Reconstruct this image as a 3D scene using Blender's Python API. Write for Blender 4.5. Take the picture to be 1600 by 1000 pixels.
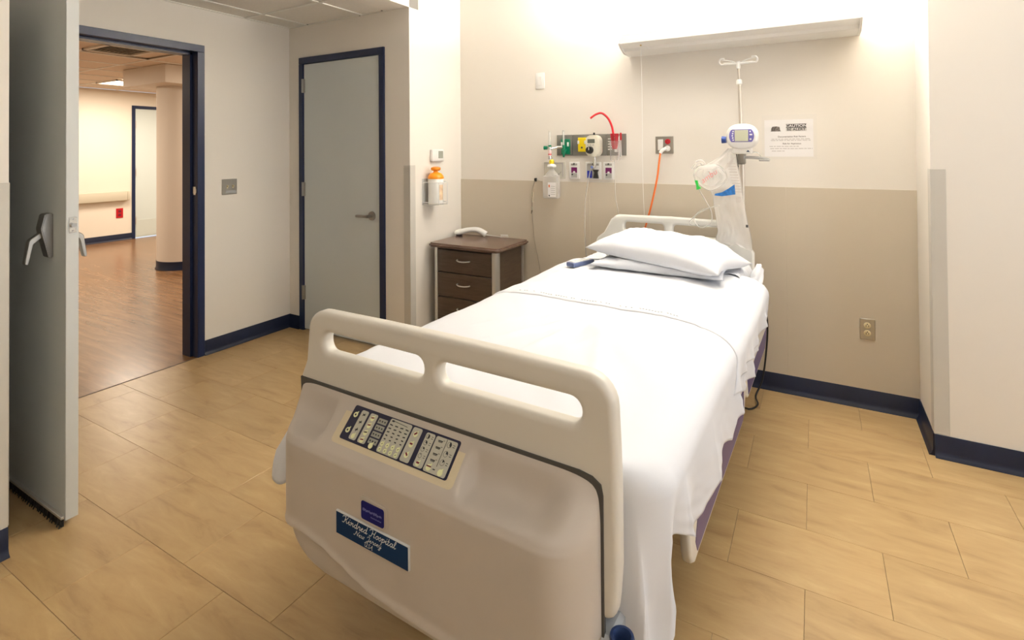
import bpy, bmesh, math, random
from mathutils import Vector, Matrix, noise
random.seed(7)
for o in list(bpy.data.objects): bpy.data.objects.remove(o, do_unlink=True)
S = bpy.context.scene
COL = S.collection
PI = math.pi

# ------------------------------------------------------------------ camera
CAMH = 1.432
def cam_axes(a, b, c):
    ca, sa = math.cos(a), math.sin(a)
    f = Vector((sa*math.cos(b), ca*math.cos(b), math.sin(b)))
    r = Vector((ca, -sa, 0)); u = r.cross(f)
    return r*math.cos(c)+u*math.sin(c), -r*math.sin(c)+u*math.cos(c), f
r_, u_, f_ = cam_axes(-0.5188, 0.01123, -0.00751)
cd = bpy.data.cameras.new('camera'); cam = bpy.data.objects.new('camera', cd); COL.objects.link(cam)
m = Matrix.Identity(4)
for i in range(3):
    m[i][0], m[i][1], m[i][2] = r_[i], u_[i], -f_[i]
m[2][3] = CAMH
cam.matrix_world = m
cd.sensor_width = 36; cd.sensor_fit = 'HORIZONTAL'
cd.lens = 829.4/1600*36
cd.shift_x = 0; cd.shift_y = -(500-224.5)/1600
cd.clip_start = .02
S.camera = cam

# ------------------------------------------------------------------ world, big lights, exposure
w = bpy.data.worlds.new('world'); S.world = w; w.use_nodes = True
bg = w.node_tree.nodes['Background']; bg.inputs[0].default_value = (.75, .86, 1, 1); bg.inputs[1].default_value = 1.0
S.view_settings.view_transform = 'Standard'; S.view_settings.look = 'None'
S.view_settings.gamma = 1; S.view_settings.exposure = 0.12
try: S.view_settings.use_curve_mapping = False
except Exception: pass
def area(name, loc, rot, sx, sy, power, col):
    l = bpy.data.lights.new(name, 'AREA'); l.shape = 'RECTANGLE'; l.size = sx; l.size_y = sy
    l.energy = power; l.color = col
    o = bpy.data.objects.new(name, l); COL.objects.link(o); o.location = loc; o.rotation_euler = rot
    return o
# added lamp standing in for sky light through an assumed, unseen side window
area('assumed_daylight', (2.62, 1.6, 1.55), (0, PI/2, 0), 1.5, 1.8, 36, (.97, .98, 1))

# ------------------------------------------------------------------ materials
MATS = {}
def mat(name, col, rough=.5, metal=0, spec=.5, bump=0, bscale=200, var=0, vscale=4, emit=None, trans=0, alpha=1, ior=1.45, coat=0):
    if name in MATS: return MATS[name]
    M = bpy.data.materials.new(name); M.use_nodes = True; nt = M.node_tree; p = nt.nodes['Principled BSDF']
    p.inputs['Base Color'].default_value = (*col, 1); p.inputs['Roughness'].default_value = rough
    p.inputs['Metallic'].default_value = metal; p.inputs['Specular IOR Level'].default_value = spec
    p.inputs['Transmission Weight'].default_value = trans; p.inputs['Alpha'].default_value = alpha; p.inputs['IOR'].default_value = ior
    p.inputs['Coat Weight'].default_value = coat
    if emit: p.inputs['Emission Color'].default_value = (*emit[:3], 1); p.inputs['Emission Strength'].default_value = emit[3]
    tc = nt.nodes.new('ShaderNodeTexCoord')
    if bump:
        n = nt.nodes.new('ShaderNodeTexNoise'); n.inputs['Scale'].default_value = bscale; n.inputs['Detail'].default_value = 3
        nt.links.new(tc.outputs['Object'], n.inputs['Vector'])
        b = nt.nodes.new('ShaderNodeBump'); b.inputs['Strength'].default_value = bump; b.inputs['Distance'].default_value = .002
        nt.links.new(n.outputs['Fac'], b.inputs['Height']); nt.links.new(b.outputs['Normal'], p.inputs['Normal'])
    if var:
        n = nt.nodes.new('ShaderNodeTexNoise'); n.inputs['Scale'].default_value = vscale; n.inputs['Detail'].default_value = 4
        nt.links.new(tc.outputs['Object'], n.inputs['Vector'])
        r = nt.nodes.new('ShaderNodeValToRGB')
        r.color_ramp.elements[0].position = .3; r.color_ramp.elements[1].position = .7
        r.color_ramp.elements[0].color = (*[c*(1-var) for c in col], 1); r.color_ramp.elements[1].color = (*[min(1, c*(1+var)) for c in col], 1)
        nt.links.new(n.outputs['Fac'], r.inputs['Fac']); nt.links.new(r.outputs['Color'], p.inputs['Base Color'])
    MATS[name] = M
    return M
def streaky(name, cols, scale, stretch, rough, per_object=True, bump=.05, seam=None):
    """stone / wood look: noise stretched along local x, shifted per piece"""
    M = bpy.data.materials.new(name); M.use_nodes = True; nt = M.node_tree; p = nt.nodes['Principled BSDF']; L = nt.links.new
    tc = nt.nodes.new('ShaderNodeTexCoord'); mp = nt.nodes.new('ShaderNodeMapping'); mp.inputs['Scale'].default_value = stretch
    vec = tc.outputs['Object']
    if per_object:
        oi = nt.nodes.new('ShaderNodeObjectInfo'); mu = nt.nodes.new('ShaderNodeVectorMath'); mu.operation = 'ADD'
        sc = nt.nodes.new('ShaderNodeMath'); sc.operation = 'MULTIPLY'; sc.inputs[1].default_value = 57
        L(oi.outputs['Random'], sc.inputs[0]); L(vec, mu.inputs[0]); L(sc.outputs[0], mu.inputs[1]); vec = mu.outputs[0]
    L(vec, mp.inputs['Vector'])
    n1 = nt.nodes.new('ShaderNodeTexNoise'); n1.inputs['Scale'].default_value = scale; n1.inputs['Detail'].default_value = 8; n1.inputs['Roughness'].default_value = .62; n1.inputs['Distortion'].default_value = .5
    L(mp.outputs[0], n1.inputs['Vector'])
    cr = nt.nodes.new('ShaderNodeValToRGB'); e = cr.color_ramp.elements
    e[0].position = .28; e[0].color = (*cols[0], 1); e[1].position = .75; e[1].color = (*cols[-1], 1)
    for i, c in enumerate(cols[1:-1]):
        k = e.new(.28+.47*(i+1)/(len(cols)-1)); k.color = (*c, 1)
    L(n1.outputs['Fac'], cr.inputs['Fac']); colout = cr.outputs['Color']
    if per_object:
        hs = nt.nodes.new('ShaderNodeHueSaturation'); mr = nt.nodes.new('ShaderNodeMapRange')
        mr.inputs['To Min'].default_value = .93; mr.inputs['To Max'].default_value = 1.06
        L(oi.outputs['Random'], mr.inputs['Value']); L(mr.outputs[0], hs.inputs['Value']); L(colout, hs.inputs['Color']); colout = hs.outputs['Color']
    L(colout, p.inputs['Base Color']); p.inputs['Roughness'].default_value = rough
    b = nt.nodes.new('ShaderNodeBump'); b.inputs['Strength'].default_value = bump; b.inputs['Distance'].default_value = .002
    L(n1.outputs['Fac'], b.inputs['Height']); L(b.outputs['Normal'], p.inputs['Normal'])
    MATS[name] = M
    return M
def film(name, col, opac, rough=.25):
    """thin clear or milky plastic"""
    M = bpy.data.materials.new(name); M.use_nodes = True; nt = M.node_tree; L = nt.links.new
    out = nt.nodes['Material Output']; p = nt.nodes['Principled BSDF']
    p.inputs['Base Color'].default_value = (*col, 1); p.inputs['Roughness'].default_value = rough
    tl = nt.nodes.new('ShaderNodeBsdfTranslucent'); tl.inputs['Color'].default_value = (*col, 1); m2 = nt.nodes.new('ShaderNodeMixShader'); m2.inputs['Fac'].default_value = .6
    L(p.outputs[0], m2.inputs[1]); L(tl.outputs[0], m2.inputs[2])
    t = nt.nodes.new('ShaderNodeBsdfTransparent'); mx = nt.nodes.new('ShaderNodeMixShader')
    fr = nt.nodes.new('ShaderNodeLayerWeight'); fr.inputs['Blend'].default_value = .35
    mr = nt.nodes.new('ShaderNodeMapRange'); mr.inputs['To Min'].default_value = opac; mr.inputs['To Max'].default_value = min(1, opac+.45)
    L(fr.outputs['Facing'], mr.inputs['Value']); L(mr.outputs[0], mx.inputs['Fac'])
    L(t.outputs[0], mx.inputs[1]); L(m2.outputs[0], mx.inputs[2]); L(mx.outputs[0], out.inputs['Surface'])
    MATS[name] = M
    return M
WALL = mat('wall_paint', (.81, .765, .695), .6, bump=.03, bscale=350)
WAINS = mat('wainscot_tan', (.60, .53, .425), .5, bump=.05, bscale=500)
CEILW = mat('ceiling_white', (.85, .83, .79), .8)
CTILE = mat('acoustic_tile', (.80, .765, .70), .9, bump=.25, bscale=260, var=.03, vscale=90)
TBAR = mat('ceiling_grid', (.82, .80, .74), .5)
NAVY = mat('navy_trim', (.006, .011, .034), .38, var=.15, vscale=9)
NAVYF = mat('navy_frame', (.011, .021, .065), .35)
DOORG = mat('door_grey', (.60, .64, .64), .45, bump=.02, bscale=120)
DOORE = mat('door_edge', (.62, .64, .63), .45)
GUARD = mat('guard_taupe', (.58, .555, .50), .45)
STEEL = mat('brushed_steel', (.46, .45, .42), .32, 1, bump=.03, bscale=90)
CHROME = mat('chrome', (.68, .68, .66), .18, 1)
NICKEL = mat('satin_nickel', (.36, .35, .33), .34, 1)
ALU = mat('aluminium', (.66, .65, .62), .38, .75)
WHITEP = mat('white_plastic', (.84, .83, .80), .35)
CREAM = mat('bed_cream', (.66, .63, .565), .38, bump=.03, bscale=600)
BEDG = mat('bed_module', (.53, .475, .415), .42, bump=.05, bscale=500, var=.03, vscale=6)
BEIGE = mat('panel_beige', (.66, .575, .40), .5)
DARKP = mat('keypad_navy', (.012, .012, .04), .35)
KEYG = mat('key_grey', (.50, .49, .41), .45)
KEYB = mat('button_lime', (.78, .80, .48), .4)
INK = mat('print_ink', (.03, .03, .035), .6)
MAROON = mat('print_maroon', (.17, .012, .03), .5)
LCD = mat('lcd_grey', (.22, .225, .19), .3)
SHEET = mat('bed_linen', (.72, .735, .775), .9, bump=.12, bscale=900)
LINEN2 = mat('rumpled_linen', (.66, .68, .73), .85, bump=.15, bscale=700)
PLATE = mat('plate_blue', (.003, .03, .095), .6, spec=.2)
BADGE = mat('badge_blue', (.008, .009, .12), .6, spec=.2)
LETTER = mat('lettering_silver', (.72, .74, .74), .4)
LETTERB = mat('lettering_blue', (.16, .17, .42), .4)
PURPLE = mat('rail_purple', (.085, .06, .17), .4)
BLUE = mat('bed_blue', (.03, .055, .15), .35)
BLUEK = mat('knob_blue', (.025, .07, .33), .35)
BLACK = mat('black_rubber', (.012, .012, .013), .5)
DGREY = mat('dark_grey', (.06, .06, .06), .5)
RED = mat('device_red', (.50, .012, .02), .35)
TUBER = mat('tube_red', (.66, .02, .03), .3)
ORANGE = mat('cord_orange', (.78, .17, .03), .45)
LIDO = mat('lid_orange', (.85, .28, .008), .3)
GREEN = mat('gas_green', (.0, .20, .095), .35)
GREENC = mat('clip_green', (.02, .45, .05), .4)
YELLOW = mat('gas_yellow', (.86, .66, .008), .4)
MAG = mat('label_magenta', (.18, .012, .12), .45)
ROYAL = mat('label_royal', (.015, .03, .42), .45)
PLATEG = mat('gas_plate', (.26, .255, .235), .35, .6)
PUMPP = mat('pump_purple', (.16, .14, .42), .4)
SCREEN = mat('pump_screen', (.52, .53, .40), .25)
IVORY = mat('ivory', (.68, .60, .38), .45)
PAPER = mat('paper', (.85, .83, .82), .7)
GREYINK = mat('grey_ink', (.45, .42, .40), .7)
REDINK = mat('red_ink', (.60, .08, .09), .6)
BLUEINK = mat('blue_ink', (.02, .16, .48), .5, var=.3, vscale=60)
REGC = mat('regulator_cream', (.80, .76, .64), .35)
HRAIL = mat('handrail_beige', (.62, .58, .46), .5)
HALLW = mat('hall_wall', (.82, .765, .66), .6)
COLW = mat('column_paint', (.76, .69, .60), .6)
HALLC = mat('hall_ceiling', (.76, .65, .53), .9, bump=.2, bscale=260)
HDOOR = mat('hall_door', (.62, .70, .68), .45)
CLEAR = film('clear_plastic', (.9, .92, .92), .14, .1)
MILKY = film('milky_plastic', (.97, .96, .94), .45, .3)
BAGM = film('bag_film', (.98, .97, .96), .46, .25)
MASKM = film('mask_film', (.98, .97, .95), .22, .15)
TUBEC = film('tube_clear', (.90, .89, .84), .35, .2)
GLASS = film('window_glass', (.9, .95, 1), .04, .05)
FLOORT = streaky('floor_stone_vinyl', [(.34, .215, .095), (.425, .285, .132), (.465, .32, .152), (.53, .375, .187)], 4.5, (.8, 3.4, 1), .32, bump=.03)
HALLF = streaky('hall_wood_vinyl', [(.14, .068, .027), (.225, .115, .048), (.32, .175, .078)], 3.2, (.7, 7, 1), .24, per_object=False, bump=.02)
WOOD = streaky('walnut_laminate', [(.055, .035, .022), (.085, .055, .036), (.11, .074, .05)], 7, (1.2, 1.2, 9), .36, bump=.03)
WOODT = streaky('walnut_top', [(.10, .058, .04), (.145, .088, .062), (.19, .118, .085)], 7, (1, 9, 1), .26, bump=.03)

# ------------------------------------------------------------------ helpers
class G:
    def __init__(s): s.bm = bmesh.new()
    def _merge(s, b, M=None):
        if M is not None: b.transform(M)
        me = bpy.data.meshes.new('t'); b.to_mesh(me); b.free(); s.bm.from_mesh(me); bpy.data.meshes.remove(me)
        return s
    def box(s, x0, x1, y0, y1, z0, z1, bev=0, seg=2, M=None):
        b = bmesh.new(); bmesh.ops.create_cube(b, size=1)
        b.transform(Matrix.Translation(((x0+x1)/2, (y0+y1)/2, (z0+z1)/2)) @ Matrix.Diagonal((abs(x1-x0), abs(y1-y0), abs(z1-z0), 1)))
        if bev: bmesh.ops.bevel(b, geom=b.edges[:], offset=bev, segments=seg, profile=.5, affect='EDGES')
        return s._merge(b, M)
    def cyl(s, p, q, r, r2=None, seg=16, M=None):
        p, q = Vector(p), Vector(q); d = q-p; b = bmesh.new()
        bmesh.ops.create_cone(b, cap_ends=True, segments=seg, radius1=r, radius2=r if r2 is None else r2, depth=d.length)
        b.transform(Matrix.Translation((p+q)/2) @ d.to_track_quat('Z', 'Y').to_matrix().to_4x4())
        return s._merge(b, M)
    def ball(s, c, rx, ry=None, rz=None, seg=16, M=None):
        b = bmesh.new(); bmesh.ops.create_uvsphere(b, u_segments=seg, v_segments=max(6, seg//2), radius=1)
        b.transform(Matrix.Translation(c) @ Matrix.Diagonal((rx, ry or rx, rz or rx, 1)))
        return s._merge(b, M)
    def tube(s, pts, r, seg=8, smooth=4, caps=True):
        P = [Vector(p) for p in pts]
        if smooth and len(P) > 2:
            Q = []
            for i in range(len(P)-1):
                a, b, c, d = P[max(i-1, 0)], P[i], P[i+1], P[min(i+2, len(P)-1)]
                for k in range(smooth):
                    t = k/smooth
                    Q.append(.5*((2*b)+(c-a)*t+(2*a-5*b+4*c-d)*t*t+(3*b-a-3*c+d)*t**3))
            P = Q+[P[-1]]
        bm = s.bm; rings = []; up = None
        for i, p in enumerate(P):
            t = (P[min(i+1, len(P)-1)]-P[max(i-1, 0)]).normalized()
            if up is None: up = t.orthogonal().normalized()
            up = (up-t*up.dot(t)).normalized(); sd = t.cross(up)
            rr = r(i/(len(P)-1)) if callable(r) else r
            rings.append([bm.verts.new(p+(up*math.cos(a)+sd*math.sin(a))*rr) for a in [2*PI*k/seg for k in range(seg)]])
        for a, b in zip(rings, rings[1:]):
            for k in range(seg): bm.faces.new((a[k], a[(k+1) % seg], b[(k+1) % seg], b[k]))
        if caps: bm.faces.new(rings[0][::-1]); bm.faces.new(rings[-1])
        return s
    def lathe(s, prof, c=(0, 0, 0), seg=24, M=None, sy=1):
        b = bmesh.new(); rings = []
        for r, z in prof: rings.append([b.verts.new((r*math.cos(2*PI*k/seg), sy*r*math.sin(2*PI*k/seg), z)) for k in range(seg)])
        for u, v in zip(rings, rings[1:]):
            for k in range(seg): b.faces.new((u[k], u[(k+1) % seg], v[(k+1) % seg], v[k]))
        b.faces.new(rings[0][::-1]); b.faces.new(rings[-1])
        bmesh.ops.remove_doubles(b, verts=b.verts[:], dist=1e-6)
        b.transform(Matrix.Translation(c)); return s._merge(b, M)
    def prism(s, pts, d0, d1, axis='y', M=None):
        """extrude a 2-D outline; axis y: pts are (x,z); z: (x,y); x: (y,z)"""
        f = {'y': lambda p, d: (p[0], d, p[1]), 'z': lambda p, d: (p[0], p[1], d), 'x': lambda p, d: (d, p[0], p[1])}[axis]
        b = bmesh.new(); A = [b.verts.new(f(p, d0)) for p in pts]; B_ = [b.verts.new(f(p, d1)) for p in pts]; n = len(pts)
        for i in range(n): b.faces.new((A[i], A[(i+1) % n], B_[(i+1) % n], B_[i]))
        b.faces.new(A); b.faces.new(B_[::-1])
        bmesh.ops.recalc_face_normals(b, faces=b.faces[:]); return s._merge(b, M)
    def grid(s, fn, nu, nv):
        V = [[s.bm.verts.new(fn(i/nu, j/nv)) for i in range(nu+1)] for j in range(nv+1)]
        for j in range(nv):
            for i in range(nu): s.bm.faces.new((V[j][i], V[j][i+1], V[j+1][i+1], V[j+1][i]))
        return s
    def obj(s, name, mt, parent=None, ang=.7, solid=0):
        bm = s.bm; bm.normal_update()
        for e in bm.edges:
            if len(e.link_faces) == 2 and e.calc_face_angle(0) > ang: e.smooth = False
        for f in bm.faces: f.smooth = True
        me = bpy.data.meshes.new(name); bm.to_mesh(me); bm.free()
        return link(name, me, mt, parent, solid)
def link(name, me, mt, parent=None, solid=0):
    o = bpy.data.objects.new(name, me); COL.objects.link(o); me.materials.clear(); me.materials.append(mt)
    if parent: o.parent = parent
    if solid:
        md = o.modifiers.new('thickness', 'SOLIDIFY'); md.thickness = solid; md.offset = 0
    return o
def tag(o, label, cat=None, group=None, kind=None):
    o['label'] = label
    if cat: o['category'] = cat
    if group: o['group'] = group
    if kind: o['kind'] = kind
    return o
def thing(name, label, cat, loc=(0, 0, 0), rz=0, group=None, kind=None):
    o = bpy.data.objects.new(name, None); COL.objects.link(o); o.empty_display_size = .1
    o.location = loc; o.rotation_euler = (0, 0, rz)
    return tag(o, label, cat, group, kind)
def rrect(x0, x1, z0, z1, r, n=5):
    P = []
    for cx, cz, a0 in ((x1-r, z1-r, 0), (x0+r, z1-r, PI/2), (x0+r, z0+r, PI), (x1-r, z0+r, 1.5*PI)):
        P += [(cx+r*math.cos(a0+PI/2*k/n), cz+r*math.sin(a0+PI/2*k/n)) for k in range(n+1)]
    return P
def curve_plate(loops, half, bev, res=3):
    """flat plate with holes and rolled edges, in local x-z, thickness along y"""
    cu = bpy.data.curves.new('c', 'CURVE'); cu.dimensions = '2D'; cu.fill_mode = 'BOTH'
    cu.extrude = half-bev; cu.bevel_depth = bev; cu.bevel_resolution = res; cu.offset = -bev
    for L in loops:
        sp = cu.splines.new('POLY'); sp.points.add(len(L)-1); sp.use_cyclic_u = True
        for p, q in zip(sp.points, L): p.co = (q[0], q[1], 0, 1)
    o = bpy.data.objects.new('c', cu); COL.objects.link(o)
    dg = bpy.context.evaluated_depsgraph_get(); me = bpy.data.meshes.new_from_object(o.evaluated_get(dg))
    bpy.data.objects.remove(o); bpy.data.curves.remove(cu)
    me.transform(Matrix.Rotation(PI/2, 4, 'X'))
    b = bmesh.new(); b.from_mesh(me); bpy.data.meshes.remove(me)
    bmesh.ops.remove_doubles(b, verts=b.verts[:], dist=1e-5)
    g = G(); g.bm.free(); g.bm = b
    return g
def text(s, size, mt, parent, loc, rot=(PI/2, 0, 0), shear=0, align='CENTER', name='lettering', ext=.0004, sx=1, bold=0, space=1):
    cu = bpy.data.curves.new('t', 'FONT'); cu.body = s; cu.size = size; cu.align_x = align; cu.align_y = 'CENTER'
    cu.shear = shear; cu.extrude = ext; cu.offset = bold; cu.resolution_u = 3; cu.space_character = space
    o = bpy.data.objects.new('t', cu); COL.objects.link(o)
    dg = bpy.context.evaluated_depsgraph_get(); me = bpy.data.meshes.new_from_object(o.evaluated_get(dg))
    bpy.data.objects.remove(o); bpy.data.curves.remove(cu)
    me.transform(Matrix.Diagonal((sx, 1, 1, 1)))
    t = link(name, me, mt, parent); t.location = loc; t.rotation_euler = rot
    return t
def struct(name, g, mt, label, cat='wall', parent=None):
    o = g.obj(name, mt, parent)
    if parent is None: tag(o, label, cat, kind='structure')
    return o

# ------------------------------------------------------------------ room shell
XW, YC, XS, YH = -3.755, 2.885, -2.475, 3.505      # entry wall, closet front, closet side, head wall
XR, YB = .465, 3.115                                # return and bumped-out wall on the right
XB, YBA = -2.516, .76                               # bathroom block corner
XE, YE = 2.4, -2.0                                  # right and rear walls
ZL, ZC = 2.443, 2.78                                # low entry ceiling, room ceiling
OP0, OP1 = .915, 2.13                               # entry opening

# floor of tiles
fl = struct('floor', G().box(XW, XE, YE, YH+.1, -.06, -.004), mat('floor_screed', (.16, .10, .05), .8), 'tan stone-look vinyl tile floor of the patient room', 'floor')
def tile_mesh(w_, d_):
    g = G(); g.box(0, w_, 0, d_, -.0035, 0, .0007, 1); me = bpy.data.meshes.new('tile'); g.bm.normal_update(); g.bm.to_mesh(me); g.bm.free(); me.materials.append(FLOORT); return me
TL, TD, GAP = .47, .3096, .0011
cache = {}
for j in range(-9, 10):
    y0, y1 = .735+TD*j, .735+TD*(j+1)
    for k in range(-9, 7):
        x0 = -.281+TL*k+(TL/2 if j % 2 else 0); x1 = x0+TL
        a0, a1, b0, b1 = max(x0, XW), min(x1, XE), max(y0, YE), min(y1, YH)
        if a1-a0 < .03 or b1-b0 < .03: continue
        if a1 < XB and b1 < YBA: continue
        if a1 < XS and b0 > YC: continue
        if a0 > XR and b0 > YB: continue
        key = (round(a1-a0, 4), round(b1-b0, 4))
        if key not in cache: cache[key] = tile_mesh(key[0]-GAP, key[1]-GAP)
        o = bpy.data.objects.new('floor_tile', cache[key]); COL.objects.link(o); o.parent = fl
        o.location = (a0+GAP/2, b0+GAP/2, 0)

struct('wall_left', G().box(XW-.14, XW, YBA-.1, OP0-.045, 0, 2.8).box(XW-.14, XW, OP1+.045, 9, 0, 2.8).box(XW-.14, XW, OP0-.045, OP1+.045, 2.18, 2.8),
       WALL, 'cream entry wall with the open doorway to the corridor')
CD0, CD1 = -3.575, -2.755                            # closet door leaf
struct('wall_closet', G().box(XW, CD0-.045, YC, YC+.1, 0, ZL).box(CD1+.045, XS, YC, YC+.1, 0, ZL).box(CD0-.045, CD1+.045, YC, YC+.1, 2.18, ZL),
       WALL, 'cream closet wall holding the closed grey door')
struct('wall_closet_side', G().box(XS-.1, XS, YC+.1, YH+.1, 0, ZC), WALL, 'cream side wall of the closet with the thermostat')
wh = struct('wall_head', G().box(XS-.1, XR, YH, YH+.12, 0, ZC), WALL, 'cream head wall behind the bed with tan lower panels')
for a, b in ((XS, -1.375), (-1.375, -.152), (-.152, XR)):
    G().box(a+.0002, b-.0002, YH-.004, YH+.001, .09, 1.2, .0004, 1).obj('wainscot_panel', WAINS, wh)
struct('wall_right', G().box(XR, XE, YB, YH+.12, 0, ZC), WALL, 'cream bumped-out wall section right of the bed')
struct('wall_bathroom', G().box(XW, XB, YE, YBA, 0, ZL), WALL, 'cream wall block beside the open entry door')
struct('wall_rear', G().box(XB, XE, YE-.12, YE, 0, ZC), WALL, 'cream rear wall of the patient room')
WY0, WY1, WZ0, WZ1 = .7, 2.5, .8, 2.3  # unseen window, assumed as a source of the room's extra light
struct('wall_window_side', G().box(XE, XE+.15, YE, WY0, 0, ZC).box(XE, XE+.15, WY1, YH, 0, ZC).box(XE, XE+.15, WY0, WY1, 0, WZ0).box(XE, XE+.15, WY0, WY1, WZ1, ZC), WALL, 'cream side wall of the patient room around the assumed window')
w1 = struct('assumed_window', G().box(XE+.02, XE+.1, WY0, WY0+.05, WZ0, WZ1).box(XE+.02, XE+.1, WY1-.05, WY1, WZ0, WZ1).box(XE+.02, XE+.1, WY0, WY1, WZ0, WZ0+.05).box(XE+.02, XE+.1, WY0, WY1, WZ1-.05, WZ1).box(XE+.03, XE+.09, 1.58, 1.62, WZ0, WZ1),
            ALU, 'assumed unseen aluminium framed window in the side wall', 'window')
for a, b in ((WY0+.05, 1.58), (1.62, WY1-.05)): G().box(XE+.055, XE+.06, a, b, WZ0+.05, WZ1-.05).obj('window_pane', GLASS, w1)
struct('ceiling', G().box(XS, XE, YE, YH+.1, ZC, ZC+.08), CEILW, 'high white ceiling above the bed', 'ceiling')
ce = struct('ceiling_entry', G().box(XW, XS, YE, YC, ZL+.02, 2.8).box(-2.685, XS, YE, YC, ZL, ZL+.02), WALL, 'low acoustic tile ceiling of the entry alcove with plaster edge', 'ceiling')
GX = [XW, -3.535, -2.925, -2.685]; GY = [YC, 2.485, 1.875, 1.265, .76]
for a, b in zip(GX, GX[1:]):
    for c, d in zip(GY, GY[1:]):
        G().box(a+.008, b-.008, d+.008, c-.008, ZL+.004, ZL+.018, .003, 1).obj('ceiling_tile', CTILE, ce)
g = G()
for x in GX[1:-1]: g.box(x-.012, x+.012, GY[-1], YC, ZL-.002, ZL+.004)
for y in GY[1:-1]: g.box(XW, -2.685, y-.012, y+.012, ZL-.0015, ZL+.004)
g.box(XW, XW+.018, GY[-1], YC, ZL-.002, ZL+.004).box(XW, -2.685, YC-.018, YC, ZL-.0015, ZL+.004)
g.obj('grid_bar', TBAR, ce)
for x, y in ((-3.50, 2.86), (-2.94, 2.87), (-2.70, 2.85)):
    G().cyl((x, y, ZL-.006), (x, y, ZL), .006, seg=8).obj('ceiling_fastener', NICKEL, ce)

# baseboards (navy cove) : profile pushed along a wall
def baseboard(name, p, q, nrm, label):
    p, q, n = Vector((*p, 0)), Vector((*q, 0)), Vector((*nrm, 0)); g = G(); pr = [(0, .1), (.004, .103), (.006, .1), (.007, .03), (.012, .012), (.022, .003), (.022, 0), (0, 0)]
    A = [g.bm.verts.new(p+n*a+Vector((0, 0, b))) for a, b in pr]; B_ = [g.bm.verts.new(q+n*a+Vector((0, 0, b))) for a, b in pr]
    for i in range(len(pr)): g.bm.faces.new((A[i], A[(i+1) % len(pr)], B_[(i+1) % len(pr)], B_[i]))
    g.bm.faces.new(A); g.bm.faces.new(B_[::-1]); bmesh.ops.recalc_face_normals(g.bm, faces=g.bm.faces[:])
    tag(g.obj(name, NAVY, None, 1.2), label, 'baseboard', kind='structure')
baseboard('baseboard_left', (XW, OP1+.05), (XW, YC), (1, 0), 'navy baseboard on the entry wall beside the door frame')
baseboard('baseboard_closet', (XW, YC), (CD0-.05, YC), (0, -1), 'short navy baseboard left of the closet door')
baseboard('baseboard_closet_edge', (CD1+.05, YC), (XS, YC), (0, -1), 'short navy baseboard right of the closet door')
baseboard('baseboard_side', (XS, YC), (XS, YH), (1, 0), 'navy baseboard under the thermostat wall')
baseboard('baseboard_head', (XS, YH), (XR, YH), (0, -1), 'navy baseboard along the head wall')
baseboard('baseboard_return', (XR, YH), (XR, YB), (-1, 0), 'short navy baseboard on the wall return')
baseboard('baseboard_right', (XR, YB), (XE, YB), (0, -1), 'navy baseboard along the bumped-out right wall')
baseboard('baseboard_bathroom', (XB, YE), (XB, YBA), (1, 0), 'navy baseboard on the wall block by the entry')
def guard(name, x, y, sx, sy, label):
    """L-shaped corner guard at outer corner (x,y); wings run towards sx and sy"""
    t, wgt = .003, .056
    xs = sorted((x-sx*t, x+sx*wgt)); ys = sorted((y-sy*t, y+sy*wgt))
    g = G().box(xs[0], xs[1], min(y, y-sy*t), max(y, y-sy*t), .105, 1.327, .001, 1).box(min(x, x-sx*t), max(x, x-sx*t), ys[0], ys[1], .105, 1.327, .001, 1)
    tag(g.obj(name, GUARD), label, 'corner guard', kind='structure')
guard('trim_1', XS, YC, -1, 1, 'taupe corner guard on the closet corner')
guard('trim_2', XR, YB, 1, 1, 'taupe corner guard on the right wall corner')
guard('trim_3', XB, YBA, -1, -1, 'taupe corner guard on the wall corner by the entry door')

# ------------------------------------------------------------------ entry door (open) and frame
d1 = thing('door_1', 'wide grey entry door standing open in its navy frame', 'door', (XW, OP0, 0), kind='structure')
d1.location = (0, 0, 0)
g = G()
for a, b in ((OP0-.05, OP0), (OP1, OP1+.05)): g.box(XW-.15, XW+.012, a, b, 0, 2.134, .002, 1)
g.box(XW-.15, XW+.012, OP0-.05, OP1+.05, 2.134, 2.184, .002, 1)
g.box(XW-.15, XW-.055, OP1-.016, OP1, 0, 2.134).box(XW-.15, XW-.055, OP0, OP0+.016, 0, 2.134).box(XW-.15, XW-.055, OP0, OP1, 2.118, 2.134)
g.obj('door_frame', NAVYF, d1)
G().box(XW-.045, XW-.008, OP1-.004, OP1+.001, 1.13, 1.19, .002, 1).box(XW-.03, XW+.002, OP1-.007, OP1-.003, 1.145, 1.175).obj('strike_plate', CHROME, d1)
lx0, lx1, ly0, ly1 = XW+.02, -2.51, .925, .967
leaf = G().box(lx0, lx1-.001, ly0, ly1, .022, 2.125, .0015, 1).obj('door_leaf', DOORG, d1)
G().box(lx1-.0012, lx1+.0008, ly0+.001, ly1-.001, .024, 2.123).obj('edge_band', DOORE, leaf)
G().box(lx1+.0005, lx1+.002, .935, .96, 1.122, 1.182, .0005, 1).obj('latch_plate', CHROME, leaf)
G().cyl((lx1+.001, .947, 1.152), (lx1+.012, .947, 1.152), .009, seg=12).box(lx1+.001, lx1+.009, .95, .958, 1.146, 1.158).cyl((lx1+.001, .947, 1.13), (lx1+.003, .947, 1.13), .003).cyl((lx1+.001, .947, 1.175), (lx1+.003, .947, 1.175), .003).obj('latch_bolt', NICKEL, leaf)
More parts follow.
